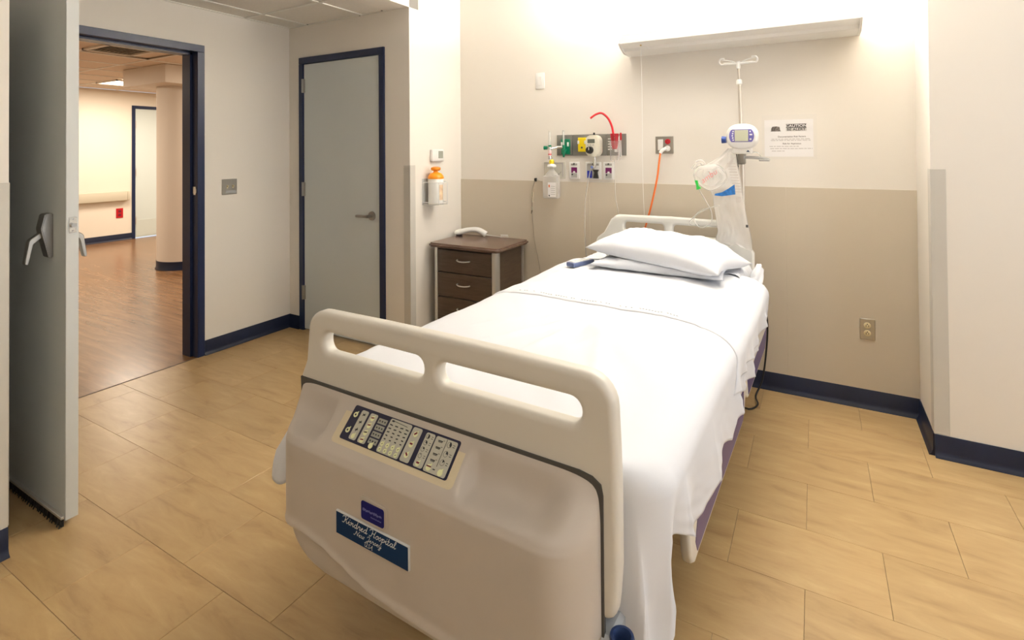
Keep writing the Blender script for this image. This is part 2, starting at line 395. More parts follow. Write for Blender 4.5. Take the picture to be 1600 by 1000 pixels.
def paddle(side):
    s = side; y = ly0 if s < 0 else ly1
    P = [(0, 1.02), (.014, 1.02), (.038, 1.135), (.026, 1.192), (0, 1.195)]
    g = G(); g.prism([(y+s*a, b) for a, b in P], -2.672, -2.618, 'x')
    bmesh.ops.bevel(g.bm, geom=g.bm.edges[:], offset=.003, segments=2, affect='EDGES')
    g.obj('lever_body', NICKEL, leaf)
    g = G(); Q = [(.02, 1.128), (.062, 1.098), (.068, 1.09), (.078, 1.02), (.080, 1.003), (.070, 1.0), (.065, 1.02), (.054, 1.078), (.02, 1.108)]
    g.prism([(y+s*a, b) for a, b in Q], -2.668, -2.640, 'x')
    bmesh.ops.bevel(g.bm, geom=g.bm.edges[:], offset=.002, segments=1, affect='EDGES')
    g.obj('lever_paddle', STEEL, leaf)
paddle(-1); paddle(1)
G().box(lx0, lx1-.004, ly0-.012, ly0, .03, .042, .002, 1).obj('sweep_rail', ALU, leaf)
g = G(); g.box(lx0, lx1-.006, ly0-.01, ly0-.002, .002, .03)
for k in range(60):
    x = lx0+(lx1-lx0)*(k+.5)/60; g.cyl((x, ly0-.008, .03), (x+random.uniform(-.006, .006), ly0-.013-random.random()*.006, .001), .004, .002, 5)
g.obj('sweep_brush', BLACK, leaf)

# ------------------------------------------------------------------ closet door
d2 = thing('door_2', 'closed pale grey closet door in a navy frame', 'door', (0, 0, 0), kind='structure')
g = G()
for a, b in ((CD0-.05, CD0), (CD1, CD1+.05)): g.box(a, b, YC-.014, YC+.1, 0, 2.134, .002, 1)
g.box(CD0-.05, CD1+.05, YC-.014, YC+.1, 2.134, 2.186, .002, 1).obj('door_frame', NAVYF, d2)
leaf2 = G().box(CD0+.003, CD1-.003, YC-.004, YC+.04, .012, 2.13, .002, 1).obj('door_leaf', DOORG, d2)
for z in (1.957, 1.128, .302):
    G().box(CD0-.012, CD0+.016, YC-.018, YC-.003, z-.055, z+.055, .001, 1).cyl((CD0+.001, YC-.02, z-.055), (CD0+.001, YC-.02, z+.055), .006, seg=10).obj('hinge', NICKEL, d2)
hx, hz = -2.832, .953
g = G().cyl((hx, YC-.004, hz), (hx, YC-.014, hz), .034, .032, 24).cyl((hx, YC-.012, hz), (hx, YC-.06, hz), .012, seg=14)
g.tube([(hx+.006, YC-.058, hz), (hx-.03, YC-.062, hz), (hx-.11, YC-.056, hz-.001)], .0095, 10)
g.obj('lever_handle', NICKEL, leaf2)

# ------------------------------------------------------------------ corridor seen through the door
XF, CZ = -9.87, 2.45
fh = struct('floor_corridor', G().box(XF, XW, -1, 9, -.06, -.001), HALLF, 'glossy brown wood-look corridor floor', 'floor')
struct('trim_4', G().box(XW-.006, XW+.006, OP0, OP1, -.002, .0015), mat('threshold', (.10, .06, .035), .5), 'dark threshold strip between corridor and room floors', 'threshold')
struct('wall_corridor', G().box(XF-.1, XF, -1, 4.575, 0, CZ).box(XF-.1, XF, 5.5, 9, 0, CZ).box(XF-.1, XF, 4.575, 5.5, 2.17, CZ), HALLW, 'cream far wall of the corridor')
struct('wall_corridor_end', G().box(XF, XW-.14, 9, 9.1, 0, CZ).box(XF, XW-.14, -1.1, -1, 0, CZ), HALLW, 'cream end walls of the corridor')
baseboard('baseboard_corridor', (XF, -1), (XF, 4.53), (1, 0), 'navy baseboard on the corridor far wall')
d3 = thing('door_3', 'pale corridor door with navy frame beyond the column', 'door', (0, 0, 0), kind='structure')
G().box(XF-.08, XF+.012, 4.53, 4.58, 0, 2.17).box(XF-.08, XF+.012, 5.5, 5.55, 0, 2.17).box(XF-.08, XF+.012, 4.53, 5.55, 2.165, 2.215).obj('door_frame', NAVYF, d3)
lf3 = G().box(XF-.05, XF-.005, 4.583, 5.497, .012, 2.163).obj('door_leaf', HDOOR, d3)
G().box(XF-.006, XF-.002, 4.60, 5.48, .03, .30, .001, 1).obj('kick_plate', mat('kick', (.60, .66, .62), .35), lf3)
for z in (.3, 1.1, 1.9): G().box(XF-.004, XF+.004, 4.578, 4.60, z-.06, z+.06).obj('hinge', ALU, d3)
cc = struct('ceiling_corridor', G().box(XF, XW-.14, -1, 9, CZ+.02, CZ+.1), HALLC, 'acoustic tile ceiling of the corridor', 'ceiling')
cx = [-5.16-.0+.0]; gx = [-9.87]+[-9.43+.61*k for k in range(10)]; gx = [v for v in gx if v < XW-.2]+[XW-.14]
gy = [1.21, 1.83, 2.44, 3.09, 3.7, 4.31, 4.92, 5.53, 6.14]
me_cache = {}
for i, (a, b) in enumerate(zip(gx, gx[1:])):
    for c, d in zip(gy, gy[1:]):
        if a < -5.9 < b and c < 2.5 < d: continue
        if -8.9 < (a+b)/2 < -8.5 and 3.6 < (c+d)/2 < 4.2: continue
        k = (round(b-a, 3), round(d-c, 3))
        if k not in me_cache:
            gg = G().box(0, k[0]-.02, 0, k[1]-.02, .003, .02, .003, 1); me = bpy.data.meshes.new('ct'); gg.bm.to_mesh(me); gg.bm.free(); me.materials.append(HALLC); me_cache[k] = me
        o = bpy.data.objects.new('ceiling_tile', me_cache[k]); COL.objects.link(o); o.parent = cc; o.location = (a+.01, c+.01, CZ)
g = G()
for x in gx[1:-1]: g.box(x-.012, x+.012, gy[0], gy[-1], CZ-.003, CZ+.003)
for y in gy: g.box(XF, XW-.14, y-.012, y+.012, CZ-.0025, CZ+.003)
g.obj('grid_bar', TBAR, cc)
# air grille
vg = thing('ceiling_grille', 'slatted air grille in the corridor ceiling', 'air vent', (-5.95, 2.63, CZ-.004))
G().box(-.25, .25, -.22, -.185, -.012, .012).box(-.25, .25, .185, .22, -.012, .012).box(-.25, -.215, -.22, .22, -.012, .012).box(.215, .25, -.22, .22, -.012, .012).obj('frame', mat('grille_frame', (.72, .66, .56), .5), vg)
G().box(-.24, .24, -.21, .21, .008, .014).obj('backing', DGREY, vg)
for k in range(9):
    G().box(-.205, .205, -.012, .012, -.0015, .0015, M=Matrix.Translation((0, -.16+.04*k, -.002)) @ Matrix.Rotation(.7, 4, 'X')).obj('slat', mat('grille_slat', (.55, .49, .40), .5), vg)
# corridor lamps
def troffer(loc, sx, sy, power, col, label, em):
    t = thing('ceiling_light', label, 'light', loc, group=None)
    G().box(-sx/2, sx/2, -sy/2, -sy/2+.02, -.012, .012).box(-sx/2, sx/2, sy/2-.02, sy/2, -.012, .012).box(-sx/2, -sx/2+.02, -sy/2, sy/2, -.012, .012).box(sx/2-.02, sx/2, -sy/2, sy/2, -.012, .012).obj('frame', TBAR, t)
    G().box(-sx/2+.018, sx/2-.018, -sy/2+.018, sy/2-.018, -.004, .004).obj('diffuser', mat('diffuser_%g' % em, (.9, .9, .9), .5, emit=(*col, em)), t)
    l = area('lamp', (loc[0], loc[1], loc[2]-.02), (0, 0, 0), sx-.06, sy-.06, power, col); l.name = 'lamp'
    return t
HC = (1, .86, .70)
troffer((-8.73, 3.98, CZ-.006), .6, .6, 42, HC, 'square lit ceiling panel far down the corridor', 6)
troffer((-5.4, 4.6, CZ-.006), .6, 1.2, 55, HC, 'long lit ceiling panel over the near corridor', 6.01)
troffer((-8.4, 6.3, CZ-.006), .6, 1.2, 58, HC, 'long lit ceiling panel beyond the corridor column', 6.02)
troffer((-7.6, 1.6, CZ-.006), .6, 1.2, 50, HC, 'long lit ceiling panel over the corridor before the column', 6.03)
# column with square capital
co = thing('column', 'round cream column with navy base in the corridor', 'column', (-6.945, 3.79, 0))
G().cyl((0, 0, .1), (0, 0, 2.24), .30, seg=48).obj('shaft', COLW, co)
G().box(-.48, .48, -.48, .48, 2.238, CZ, .002, 1).obj('capital', COLW, co)
G().lathe([(.302, .102), (.306, .10), (.306, .02), (.318, .004), (.318, 0)], seg=48).obj('base_cove', NAVY, co)
hr = thing('handrail', 'beige wall handrail along the corridor wall', 'handrail', (XF, 0, 0))
G().box(.05, .075, -1, 4.44, .65, .805, .01, 2).obj('rail', HRAIL, hr)
G().box(.002, .075, 4.44, 4.477, .652, .803, .012, 2).obj('end_cap', HRAIL, hr)
for y in (.5, 2, 3.4): G().box(0, .05, y-.03, y+.03, .69, .77).obj('bracket', HRAIL, hr)
rb = thing('alarm_plate', 'small red outlet plate low on the corridor wall', 'outlet', (XF, 4.352, .445))
G().box(0, .008, -.05, .05, -.078, .078, .002, 1).obj('plate', RED, rb)
for z in (-.03, .03): G().box(.008, .011, -.02, .02, z-.018, z+.018, .001, 1).obj('receptacle', MAROON, rb)

# ------------------------------------------------------------------ overbed light
lt = thing('overbed_light', 'long white wall light glowing upward above the bed', 'light', (-.43, YH, 2.05))
pr = [(0, .02), (-.10, .018), (-.135, .01), (-.15, .03), (-.215, .03), (-.225, .038), (-.228, .085), (-.222, .09), (-.216, .085), (-.216, .05), (-.14, .035), (-.02, .035), (-.02, .085), (0, .085)]
pr = [(0, 0), (-.11, .004), (-.15, .012), (-.165, .03), (-.205, .036), (-.235, .05), (-.238, .105), (-.232, .108), (-.228, .10), (-.226, .06), (-.03, .05), (-.03, .10), (0, .10)]
hw = .64
g = G(); g.prism(pr, -hw, hw, 'x'); g.obj('housing', WHITEP, lt, .35)
for s in (-1, 1):
    G().prism([(0, -.002), (-.13, .0), (-.21, .03), (-.24, .05), (-.24, .11), (0, .102)], s*hw, s*(hw+.012), 'x').obj('end_cap', WHITEP, lt, .4)
for y in (-.09, -.165): G().cyl((-hw+.03, y, .085), (hw-.03, y, .085), .013, seg=12).obj('tube_lamp', mat('tube_glow', (1, 1, 1), .5, emit=(1, .955, .89, 8)), lt)
area('lamp', (-.43, YH-.13, 2.16), (PI, 0, 0), 1.2, .17, 138, (1, .955, .89))
pc = thing('pull_cord', 'thin white pull cord hanging from the overbed light', 'cord', (-.947, YH-.2, 2.085))
G().tube([(0, 0, 0), (.002, .01, -.4), (-.002, .02, -.8), (.004, .03, -1.12)], .0014, 5).obj('string', WHITEP, pc)
G().cyl((0, 0, -.005), (0, 0, .004), .006, seg=10).obj('brass_eyelet', mat('brass', (.6, .42, .15), .3, 1), pc)

# added, unseen panel above and behind the camera to light the footboard front
troffer((.55, -.5, ZC-.006), .6, 1.2, 8, (1, .95, .88), 'added unseen ceiling panel behind the viewer lighting the footboard', 5)

# ------------------------------------------------------------------ wall fittings: local x right, z up, front is -y
def wthing(name, label, cat, wall, u, z, group=None):
    loc, rz = {'head': ((u, YH, z), 0), 'headlow': ((u, YH-.004, z), 0), 'left': ((XW, u, z), PI/2), 'side': ((XS, u, z), PI/2)}[wall]
    return thing(name, label, cat, loc, rz, group)
def duplex_face(t, x, z, mt, face, slot=DGREY, sc=1):
    g = G(); g.lathe([(.0165*sc, 0), (.0165*sc, .003), (.015*sc, .004)], seg=20, M=Matrix.Translation((x, face, z)) @ Matrix.Rotation(PI/2, 4, 'X'))
    o = g.obj('receptacle', mt, t)
    G().box(x-.007*sc, x-.0045*sc, face-.0046, face-.003, z-.006*sc, z+.004*sc).box(x+.0045*sc, x+.007*sc, face-.0046, face-.003, z-.006*sc, z+.004*sc).cyl((x, face-.0046, z+.008*sc), (x, face-.003, z+.008*sc), .003*sc, seg=8).obj('slot', slot, o)
# blank switch plate
t = wthing('switch_plate', 'white blank wall plate high on the head wall', 'wall plate', 'head', -1.757, 1.938)
G().box(-.036, .036, -.006, 0, -.06, .06, .002, 2).obj('plate', WHITEP, t)
G().box(-.017, .017, -.008, -.005, -.034, .034, .001, 1).obj('rocker', WHITEP, t)
# two gang outlet with the orange cord
t = wthing('power_outlet', 'steel two-gang outlet with a red socket and orange cord', 'outlet', 'head', -.854, 1.455)
G().box(-.058, .058, -.005, 0, -.057, .057, .002, 1).obj('plate', STEEL, t)
G().box(-.042, -.008, -.008, -.004, -.034, .036, .001, 1).obj('rocker', WHITEP, t)
duplex_face(t, .022, .022, RED, -.005, MAROON, 1.05)
duplex_face(t, .022, -.021, RED, -.005, MAROON, 1.05)
t = thing('extension_cord', 'orange power cord with white plug running down behind the bed', 'cord', (-.836, YH-.008, 1.432))
G().cyl((.004, -.002, 0), (.004, -.03, 0), .019, .016, 16).tube([(.0, -.03, 0), (-.02, -.045, -.012), (-.032, -.05, -.03)], .011, 10).obj('plug', WHITEP, t)
G().tube([(-.030, -.05, -.026), (-.037, -.062, -.09), (-.05, -.07, -.2), (-.085, -.075, -.36), (-.13, -.075, -.52), (-.19, -.075, -.70)], .0062, 8).obj('cable', ORANGE, t)
# duplex steel outlet low on wainscot
t = wthing('power_outlet', 'steel duplex outlet with ivory sockets low on the tan wall', 'outlet', 'headlow', .237, .433)
G().box(-.035, .035, -.005, 0, -.057, .057, .002, 1).obj('plate', STEEL, t)
for z in (.021, -.021): duplex_face(t, -.001, z, IVORY, -.005)
# entry wall toggle plate
t = wthing('light_switch', 'steel two-gang toggle switch plate on the entry wall', 'switch', 'left', 2.367, 1.175)
G().box(-.058, .058, -.005, 0, -.057, .057, .002, 1).obj('plate', STEEL, t)
for x in (-.018, .025):
    G().box(x-.005, x+.005, -.007, -.004, -.012, .012).box(x-.004, x+.004, -.018, -.004, .0, .009, .001, 1).obj('toggle', IVORY, t)
G().box(-.03, .046, -.0057, -.0048, -.046, -.028).obj('label_strip', mat('label_grey', (.42, .44, .45), .4), t)
# thermostat
t = wthing('thermostat', 'white thermostat with grey display above the wipes canister', 'thermostat', 'side', 3.176, 1.393)
G().box(-.07, .07, -.028, 0, -.045, .045, .008, 3).obj('housing', WHITEP, t)
G().box(.0, .055, -.030, -.027, -.022, .032, .001, 1).obj('display', mat('lcd', (.30, .31, .26), .25), t)
G().box(.002, .053, -.0305, -.0295, -.03, -.024).obj('button_strip', WHITEP, t)
# wipes canister in a wire bracket
t = wthing('wire_bracket', 'clear wall bracket holding the wipes canister', 'bracket', 'side', 3.085, 1.035)
G().box(-.07, .07, -.004, 0, .0, .19, .001, 1).obj('back_plate', CLEAR, t)
for z in (.02, .165):
    g = G(); g.tube([(-.062, -.002, z), (-.066, -.09, z), (-.04, -.138, z), (.04, -.138, z), (.066, -.09, z), (.062, -.002, z)], .003, 6); g.obj('hoop', WHITEP, t)
for x in (-.05, .0, .05): G().tube([(x, -.003, .004), (x, -.07, .002), (x, -.138, .004), (x, -.139, .165)], .0028, 6, 0).obj('wire', WHITEP, t)
t = thing('wipes_canister', 'white wipes canister with orange lid in the wall bracket', 'canister', (XS+.072, 3.085, 1.042), PI/2)
G().lathe([(.052, 0), (.056, .004), (.056, .185), (.053, .19)], seg=28).obj('body', WHITEP, t)
g = G()
for k in range(9):
    a = -1.35+.17*k; b = a+.172
    v = [g.bm.verts.new((.0567*math.sin(q), -.0567*math.cos(q), z)) for q, z in ((a+.9, .03), (b+.9, .03), (b+.9, .14), (a+.9, .14))]; g.bm.faces.new(v)
g.obj('paper_label', mat('label_peach', (.88, .62, .42), .5, var=.25, vscale=25), t)
G().lathe([(.059, .183), (.06, .19), (.055, .205), (.04, .222), (.018, .23), (.016, .24), (.030, .243), (.037, .252), (.034, .264), (.018, .27), (.002, .271)], seg=28).obj('lid', LIDO, t)

# ------------------------------------------------------------------ gas panel and its devices on the head wall
gp = thing('gas_outlet_panel', 'grey steel medical gas panel with green and yellow outlets', 'gas panel', (0, YH, 0))
for a, b, k in ((-1.622, -1.50, 0), (-1.498, -1.375, 1), (-1.373, -1.25, 2), (-1.248, -1.108, 3)):
    o = G().box(a, b, -.012, 0, 1.386, 1.535, .003, 2).obj('outlet_plate', PLATEG, gp)
    if k == 0:
        G().box(-1.586, -1.515, -.02, -.011, 1.395, 1.505, .003, 1).obj('oxygen_face', GREEN, o)
        for x in (-1.577, -1.53): G().box(x-.006, x+.007, -.028, -.019, 1.452, 1.482, .002, 1).obj('release_tab', WHITEP, o)
    if k == 1:
        G().box(-1.455, -1.392, -.02, -.011, 1.413, 1.513, .003, 1).obj('air_face', YELLOW, o)
        for x in (-1.450, -1.398): G().box(x-.007, x+.007, -.026, -.019, 1.468, 1.492, .002, 1).obj('release_tab', WHITEP, o)
        G().cyl((-1.424, -.024, 1.443), (-1.424, -.018, 1.443), .007, seg=10).obj('port', DGREY, o)
    if k == 3: G().box(-1.185, -1.15, -.03, -.011, 1.41, 1.515, .003, 1).obj('vacuum_face', WHITEP, o)
def flowmeter(name, x, y, zt, label, green):
    t = thing(name, label, 'flowmeter', (x, YH+y, 0), group=None)
    G().cyl((0, 0, 1.46), (0, 0, zt), .0085, .0075, 12).obj('flow_tube', CLEAR, t)
    G().cyl((0, 0, 1.462), (0, 0, zt-.01), .003, seg=8).obj('inner_tube', WHITEP, t)
    if green:
        G().cyl((0, 0, 1.40), (0, 0, 1.46), .013, .011, 12).tube([(0, 0, 1.43), (.02, -.012, 1.425)], .011, 10, 0).cyl((0, 0, 1.375), (0, 0, 1.40), .006, .01, 10).obj('valve_body', GREEN, t)
        G().tube([(-.002, 0, 1.445), (-.045, -.012, 1.447)], .010, 10, 0).obj('connector', CHROME, t)
    else:
        G().cyl((0, 0, 1.36), (0, 0, 1.45), .011, seg=12).tube([(0, 0, 1.435), (.05, .035, 1.447)], .006, 8, 0).cyl((.012, 0, 1.355), (.012, 0, 1.375), .008, seg=8).obj('valve_body', CHROME, t)
        G().cyl((-.02, 0, 1.443), (-.045, -.004, 1.443), .013, .014, 12).cyl((0, 0, 1.45), (0, 0, 1.462), .012, seg=12).obj('knob', GREEN, t)
        G().cyl((0, 0, 1.385), (0, 0, 1.425), .0125, seg=12).obj('label_band', mat('label_pink', (.8, .6, .58), .5), t)
        G().cyl((0, 0, 1.393), (0, 0, 1.40), .0128, seg=12).obj('label_stripe', RED, t)
flowmeter('flowmeter', -1.652, -.065, 1.565, 'clear flowmeter with green knob hanging left of the gas panel', False)
flowmeter('flowmeter', -1.551, -.05, 1.567, 'clear flowmeter plugged into the green oxygen outlet', True)
# suction regulator
t = thing('suction_regulator', 'cream suction regulator with small display and black dial', 'regulator', (-1.322, YH-.012, 1.455))
g = G(); g.prism(rrect(-.05, .05, -.075, .073, .04, 6), -.075, 0, 'y'); bmesh.ops.bevel(g.bm, geom=[e for e in g.bm.edges if e.calc_face_angle(0) > 1], offset=.006, segments=2, affect='EDGES')
g.obj('housing', REGC, t)
G().box(-.034, .02, -.078, -.074, .018, .046, .002, 1).obj('display', mat('lcd_dark', (.14, .15, .12), .3), t)
G().cyl((-.016, -.074, -.03), (-.016, -.098, -.03), .026, .023, 24).obj('dial', BLACK, t)
G().box(-.018, -.014, -.1, -.097, -.03, -.01).obj('dial_mark', WHITEP, t)
for x in (-.03, -.012, .008): G().box(x-.006, x+.006, -.0765, -.0745, .002, .008).obj('indicator', GREYINK, t)
G().cyl((0, -.035, .072), (0, -.035, .09), .008, .006, 10).obj('top_knob', BLACK, t)
G().cyl((.004, -.04, -.075), (.004, -.04, -.092), .008, seg=10).cyl((.004, -.04, -.09), (.004, -.04, -.128), .013, .011, 12).tube([(.004, -.04, -.125), (.008, -.045, -.14), (-.002, -.06, -.148)], .009, 8).obj('outlet_fitting', CHROME, t)
G().tube([(-.002, -.06, -.142), (-.014, -.064, -.152)], .010, 8, 0).obj('hose_adapter', mat('adapter_blue', (.12, .16, .38), .4), t)
t = thing('suction_tube', 'clear suction tube drooping below the suction regulator', 'tube', (-1.336, YH-.08, 1.30))
G().tube([(0, 0, 0), (-.02, 0, -.09), (-.045, .01, -.22), (-.056, .02, -.42), (-.05, .03, -.62), (-.03, .035, -.80)], .0045, 8).obj('hose', TUBEC, t)
# vacuum canister with red top, clear tube, red hose
t = thing('suction_catheter_holder', 'clear canister with red cap mounted at the end of the gas panel', 'canister', (-1.172, YH-.06, 1.35))
G().lathe([(.026, 0), (.03, .01), (.032, .13), (.03, .135)], seg=20, M=Matrix.Translation((0, 0, 0))).obj('canister_body', CLEAR, t)
G().lathe([(.014, .08), (.02, .1), (.023, .125), (.026, .16), (.028, .185)], seg=16).obj('red_insert', film('red_clear', (.65, .05, .07), .55, .3), t)
G().cyl((.038, .01, .03), (.034, .012, .17), .008, .006, 10).obj('side_tube', MILKY, t)
G().cyl((.042, .005, .14), (.042, .005, .19), .006, seg=8).obj('red_tip', RED, t)
for k in range(5): G().box(-.06, -.035, .035, .045, .075+.018*k, .082+.018*k, .001, 1).obj('ladder_clip', WHITEP, t)
t = thing('red_hose', 'red rubber hose curving up from the wall canister', 'hose', (-1.18, YH-.06, 1.54))
G().tube([(.0, 0, -.02), (-.003, 0, .01), (-.012, 0, .05), (-.035, -.005, .10), (-.075, -.012, .135), (-.115, -.02, .128), (-.152, -.03, .102)], .0072, 10).obj('hose', TUBER, t)
t = thing('drain_tube', 'faint clear tube hanging straight down from the wall canister', 'tube', (-1.176, YH-.05, 1.36))
G().tube([(0, 0, 0), (.001, 0, -.12), (.003, 0, -.25), (.022, .005, -.37), (.02, .01, -.5)], .003, 6).obj('hose', TUBEC, t)
# lower outlet boxes
def lowbox(x0, x1, label, style):
    t = thing('wall_outlet_box', label, 'outlet box', ((x0+x1)/2, YH, 1.281)); hw_ = (x1-x0)/2
    G().box(-hw_, hw_, -.014, 0, -.061, .061, .005, 2).obj('housing', WHITEP, t)
    G().box(-hw_+.016, hw_-.016, -.016, -.013, .036, .05).obj('slot_recess', mat('recess_grey', (.42, .40, .36), .5), t)
    G().cyl((0, -.02, .047), (0, -.013, .047), .006, seg=10).obj('latch', DGREY, t)
    if style == 'm':
        G().box(-.022, .022, -.0155, -.0135, -.016, .022).obj('magenta_label', MAG, t)
        G().prism([(-.008, -.016), (.008, -.016), (.008, -.008), (.004, -.004), (-.004, -.004), (-.008, -.008)], -.0165, -.015, 'y').obj('label_mark', WHITEP, t)
        G().box(-.022, .022, -.0155, -.0135, -.05, -.018).obj('grey_label', mat('label_silver', (.45, .44, .41), .5), t)
        G().cyl((-.014, -.017, -.028), (-.014, -.015, -.028), .006, seg=10).obj('dot', INK, t)
    else:
        G().box(-.046, .008, -.0155, -.0135, -.052, .045).obj('grey_label', mat('label_silver', (.45, .44, .41), .5), t)
        G().box(-.044, -.008, -.0165, -.015, -.05, .0, .001, 1).obj('blue_label', ROYAL, t)
        G().prism([(.006, -.052), (.042, -.052), (.034, -.012), (.044, .008), (.004, .008), (.014, -.012)], -.032, -.014, 'y').obj('black_clamp', mat('clamp_black', (.035, .034, .03), .5), t)
lowbox(-1.526, -1.447, 'white wall outlet box with magenta label under the yellow outlet', 'm')
lowbox(-1.402, -1.286, 'white wall outlet box with blue label and black clamp', 'b')
lowbox(-1.272, -1.192, 'white wall outlet box with magenta label under the suction canister', 'm')
# clear glove/bottle holder and hand rub bottle
t = thing('bottle_holder', 'clear plastic wall holder behind the sanitizer bottle', 'holder', (-1.644, YH, 1.28))
G().box(-.086, .086, -.006, 0, -.06, .06, .003, 1).obj('back_plate', mat('holder_plate', (.60, .575, .50), .2), t)
G().box(-.08, .07, -.008, -.005, .046, .056).box(.062, .07, -.008, -.005, -.045, .05).obj('rim', GREYINK, t)
for s in (-1, 1): G().tube([(s*.05, -.004, -.01), (s*.052, -.04, -.025), (s*.03, -.075, -.028)], .004, 6).obj('arm', CHROME, t)
t = thing('sanitizer_bottle', 'clear pump bottle with yellow cap hanging in the wall holder', 'bottle', (-1.64, YH-.062, 1.082))
g = G(); g.prism(rrect(-.062, .056, 0, .165, .012, 4), -.028, .028, 'y'); bmesh.ops.bevel(g.bm, geom=[e for e in g.bm.edges if e.calc_face_angle(0) > 1], offset=.008, segments=3, affect='EDGES')
g.obj('body', MILKY, t)
G().lathe([(.05, .155), (.046, .175), (.026, .195), (.018, .205), (.018, .222)], seg=20, sy=.55).obj('shoulder', MILKY, t)
G().box(-.018, .045, -.0295, -.0285, .012, .115).obj('paper_label', PAPER, t)
G().box(-.012, -.002, -.0302, -.0294, .08, .098).obj('label_mark', ORANGE, t)
for k in range(5): G().box(.006, .04, -.0302, -.0294, .03+.014*k, .033+.014*k).obj('label_line', GREYINK, t)
G().box(-.012, -.002, -.0302, -.0294, .016, .026).obj('label_mark', INK, t)
G().lathe([(.03, .222), (.033, .23), (.028, .242), (.012, .248)], seg=20).obj('pump_collar', WHITEP, t)
G().lathe([(.013, .243), (.018, .25), (.018, .268), (.010, .278), (.002, .28)], seg=16).obj('cap', YELLOW, t)
# call-cord on small black hook
t = thing('call_cord', 'thin cord hanging from a small black hook on the head wall', 'cord', (-1.797, YH, 1.208))
G().box(-.008, .008, -.018, 0, -.012, .012, .002, 1).obj('hook', BLACK, t)
G().tube([(0, -.016, -.002), (-.018, -.018, -.05), (-.025, -.015, -.09)], .0022, 6).tube([(-.028, -.016, -.25), (-.022, -.012, -.35), (-.012, -.012, -.45), (.02, -.012, -.6), (.045, -.012, -.75), (.05, -.012, -.95)], .0022, 6).obj('cable', mat('cord_taupe', (.40, .35, .27), .5), t)
G().tube([(.004, -.012, 0), (.05, -.02, -.01), (.075, -.03, -.015), (.10, -.04, .01)], .002, 6).obj('side_cable', mat('cord_taupe2', (.45, .40, .32), .5), t)
G().cyl((-.025, -.016, -.09), (-.026, -.016, -.165), .008, .009, 10).cyl((-.026, -.016, -.20), (-.028, -.016, -.225), .007, seg=10).obj('toggle', film('cord_clear', (.85, .8, .68), .55), t)
G().tube([(-.026, -.016, -.16), (-.027, -.016, -.205)], .002, 6, 0).cyl((-.028, -.016, -.225), (-.034, -.016, -.25), .006, .004, 8).obj('clip', mat('clip_brown', (.20, .16, .11), .5), t)
# laminated caution sign
t = thing('wall_sign', 'laminated black and white caution notice on the head wall', 'sign', (-.136, YH, 1.492))
G().box(-.14, .146, -.0015, 0, -.128, .132).obj('sleeve', mat('sleeve', (.82, .78, .72), .2), t)
G().box(-.126, .128, -.0025, -.0012, -.113, .104).obj('paper', PAPER, t)
yy = -.0027
G().prism([(-.093, .036), (-.037, .036), (-.042, .041), (-.045, .062), (-.062, .066), (-.083, .064), (-.088, .056), (-.09, .042)], yy, yy+.0004, 'y').obj('pictogram', mat('picto', (.16, .14, .13), .7, var=.6, vscale=120), t)
G().box(-.011, .094, yy, yy+.0003, .055, .078).obj('caution_band', mat('band', (.10, .09, .085), .7), t)
G().box(-.011, .094, yy, yy+.0003, .036, .055).obj('alert_band', mat('band2', (.62, .59, .56), .7), t)
text('CAUTION', .0215, PAPER, t, (.0415, yy-.0004, .0665), sx=1.12, bold=.0003)
text('BE ALERT', .0205, INK, t, (.0415, yy-.0004, .0455), sx=1.12, bold=.0003)
text('Documentation Risk Factors', .0125, mat('ink_brown', (.14, .11, .10), .7), t, (.018, yy, .004), sx=1.0, bold=.0002)
text('Risk for Aspiration', .0125, MATS['ink_brown'], t, (.018, yy, -.037), sx=1.0, bold=.0002)
g = G()
def lines(z, x0, x1, n):
    x = x0; q = random.Random(int(z*9999))
    while x < x1-.004:
        wd = min(x1-x, q.uniform(.008, .026)); g.box(x, x+wd, yy, yy+.0003, z-.0016, z+.0016); x += wd+.004
for z, a, b in ((-.010, -.088, .128-.012), (-.018, -.092, .116), (-.053, -.10, .06), (-.066, -.096, .126-.002), (-.08, -.088, -.02)): lines(z, a, b, 8)
g.obj('text_lines', GREYINK, t)['kind'] = 'stuff'
# ------------------------------------------------------------------ nightstand
NX0, NX1, NY0 = -2.448, -1.845, 3.035
ns = thing('nightstand', 'dark walnut three-drawer nightstand with aluminium corner posts', 'nightstand', ((NX0+NX1)/2, 3.262, 0))
nx0, nx1, ny0, ny1 = NX0-(NX0+NX1)/2, NX1-(NX0+NX1)/2, NY0-3.262, 3.49-3.262
g = G(); g.prism(rrect(nx0, nx1, ny0, ny1, .035, 6), .735, .765, 'z'); bmesh.ops.bevel(g.bm, geom=[e for e in g.bm.edges if e.calc_face_angle(0) > 1], offset=.011, segments=3, affect='EDGES')
g.obj('top', WOODT, ns)
bx0, bx1, by0, by1 = nx0+.03, nx1-.03, ny0+.03, ny1-.02
G().box(bx0+.012, bx1-.012, by0+.014, by1, .07, .737).box(bx0+.03, bx1-.03, by0+.04, by1-.02, .0, .08).obj('body', WOOD, ns)
for x, y in ((bx0, by0), (bx1, by0), (bx0, by1), (bx1, by1)):
    sx, sy = (1 if x < 0 else -1), (1 if y < 0 else -1)
    P = [(x+sx*.04, y), (x+sx*.04, y+sy*.03), (x+sx*.03, y+sy*.04), (x, y+sy*.04)]+[(x+sx*(.03-.03*math.sin(a)), y+sy*(.03-.03*math.cos(a))) for a in [PI/2*(1-k/5) for k in range(6)]]
    G().prism(P, 0, .735, 'z').obj('corner_post', ALU, ns)
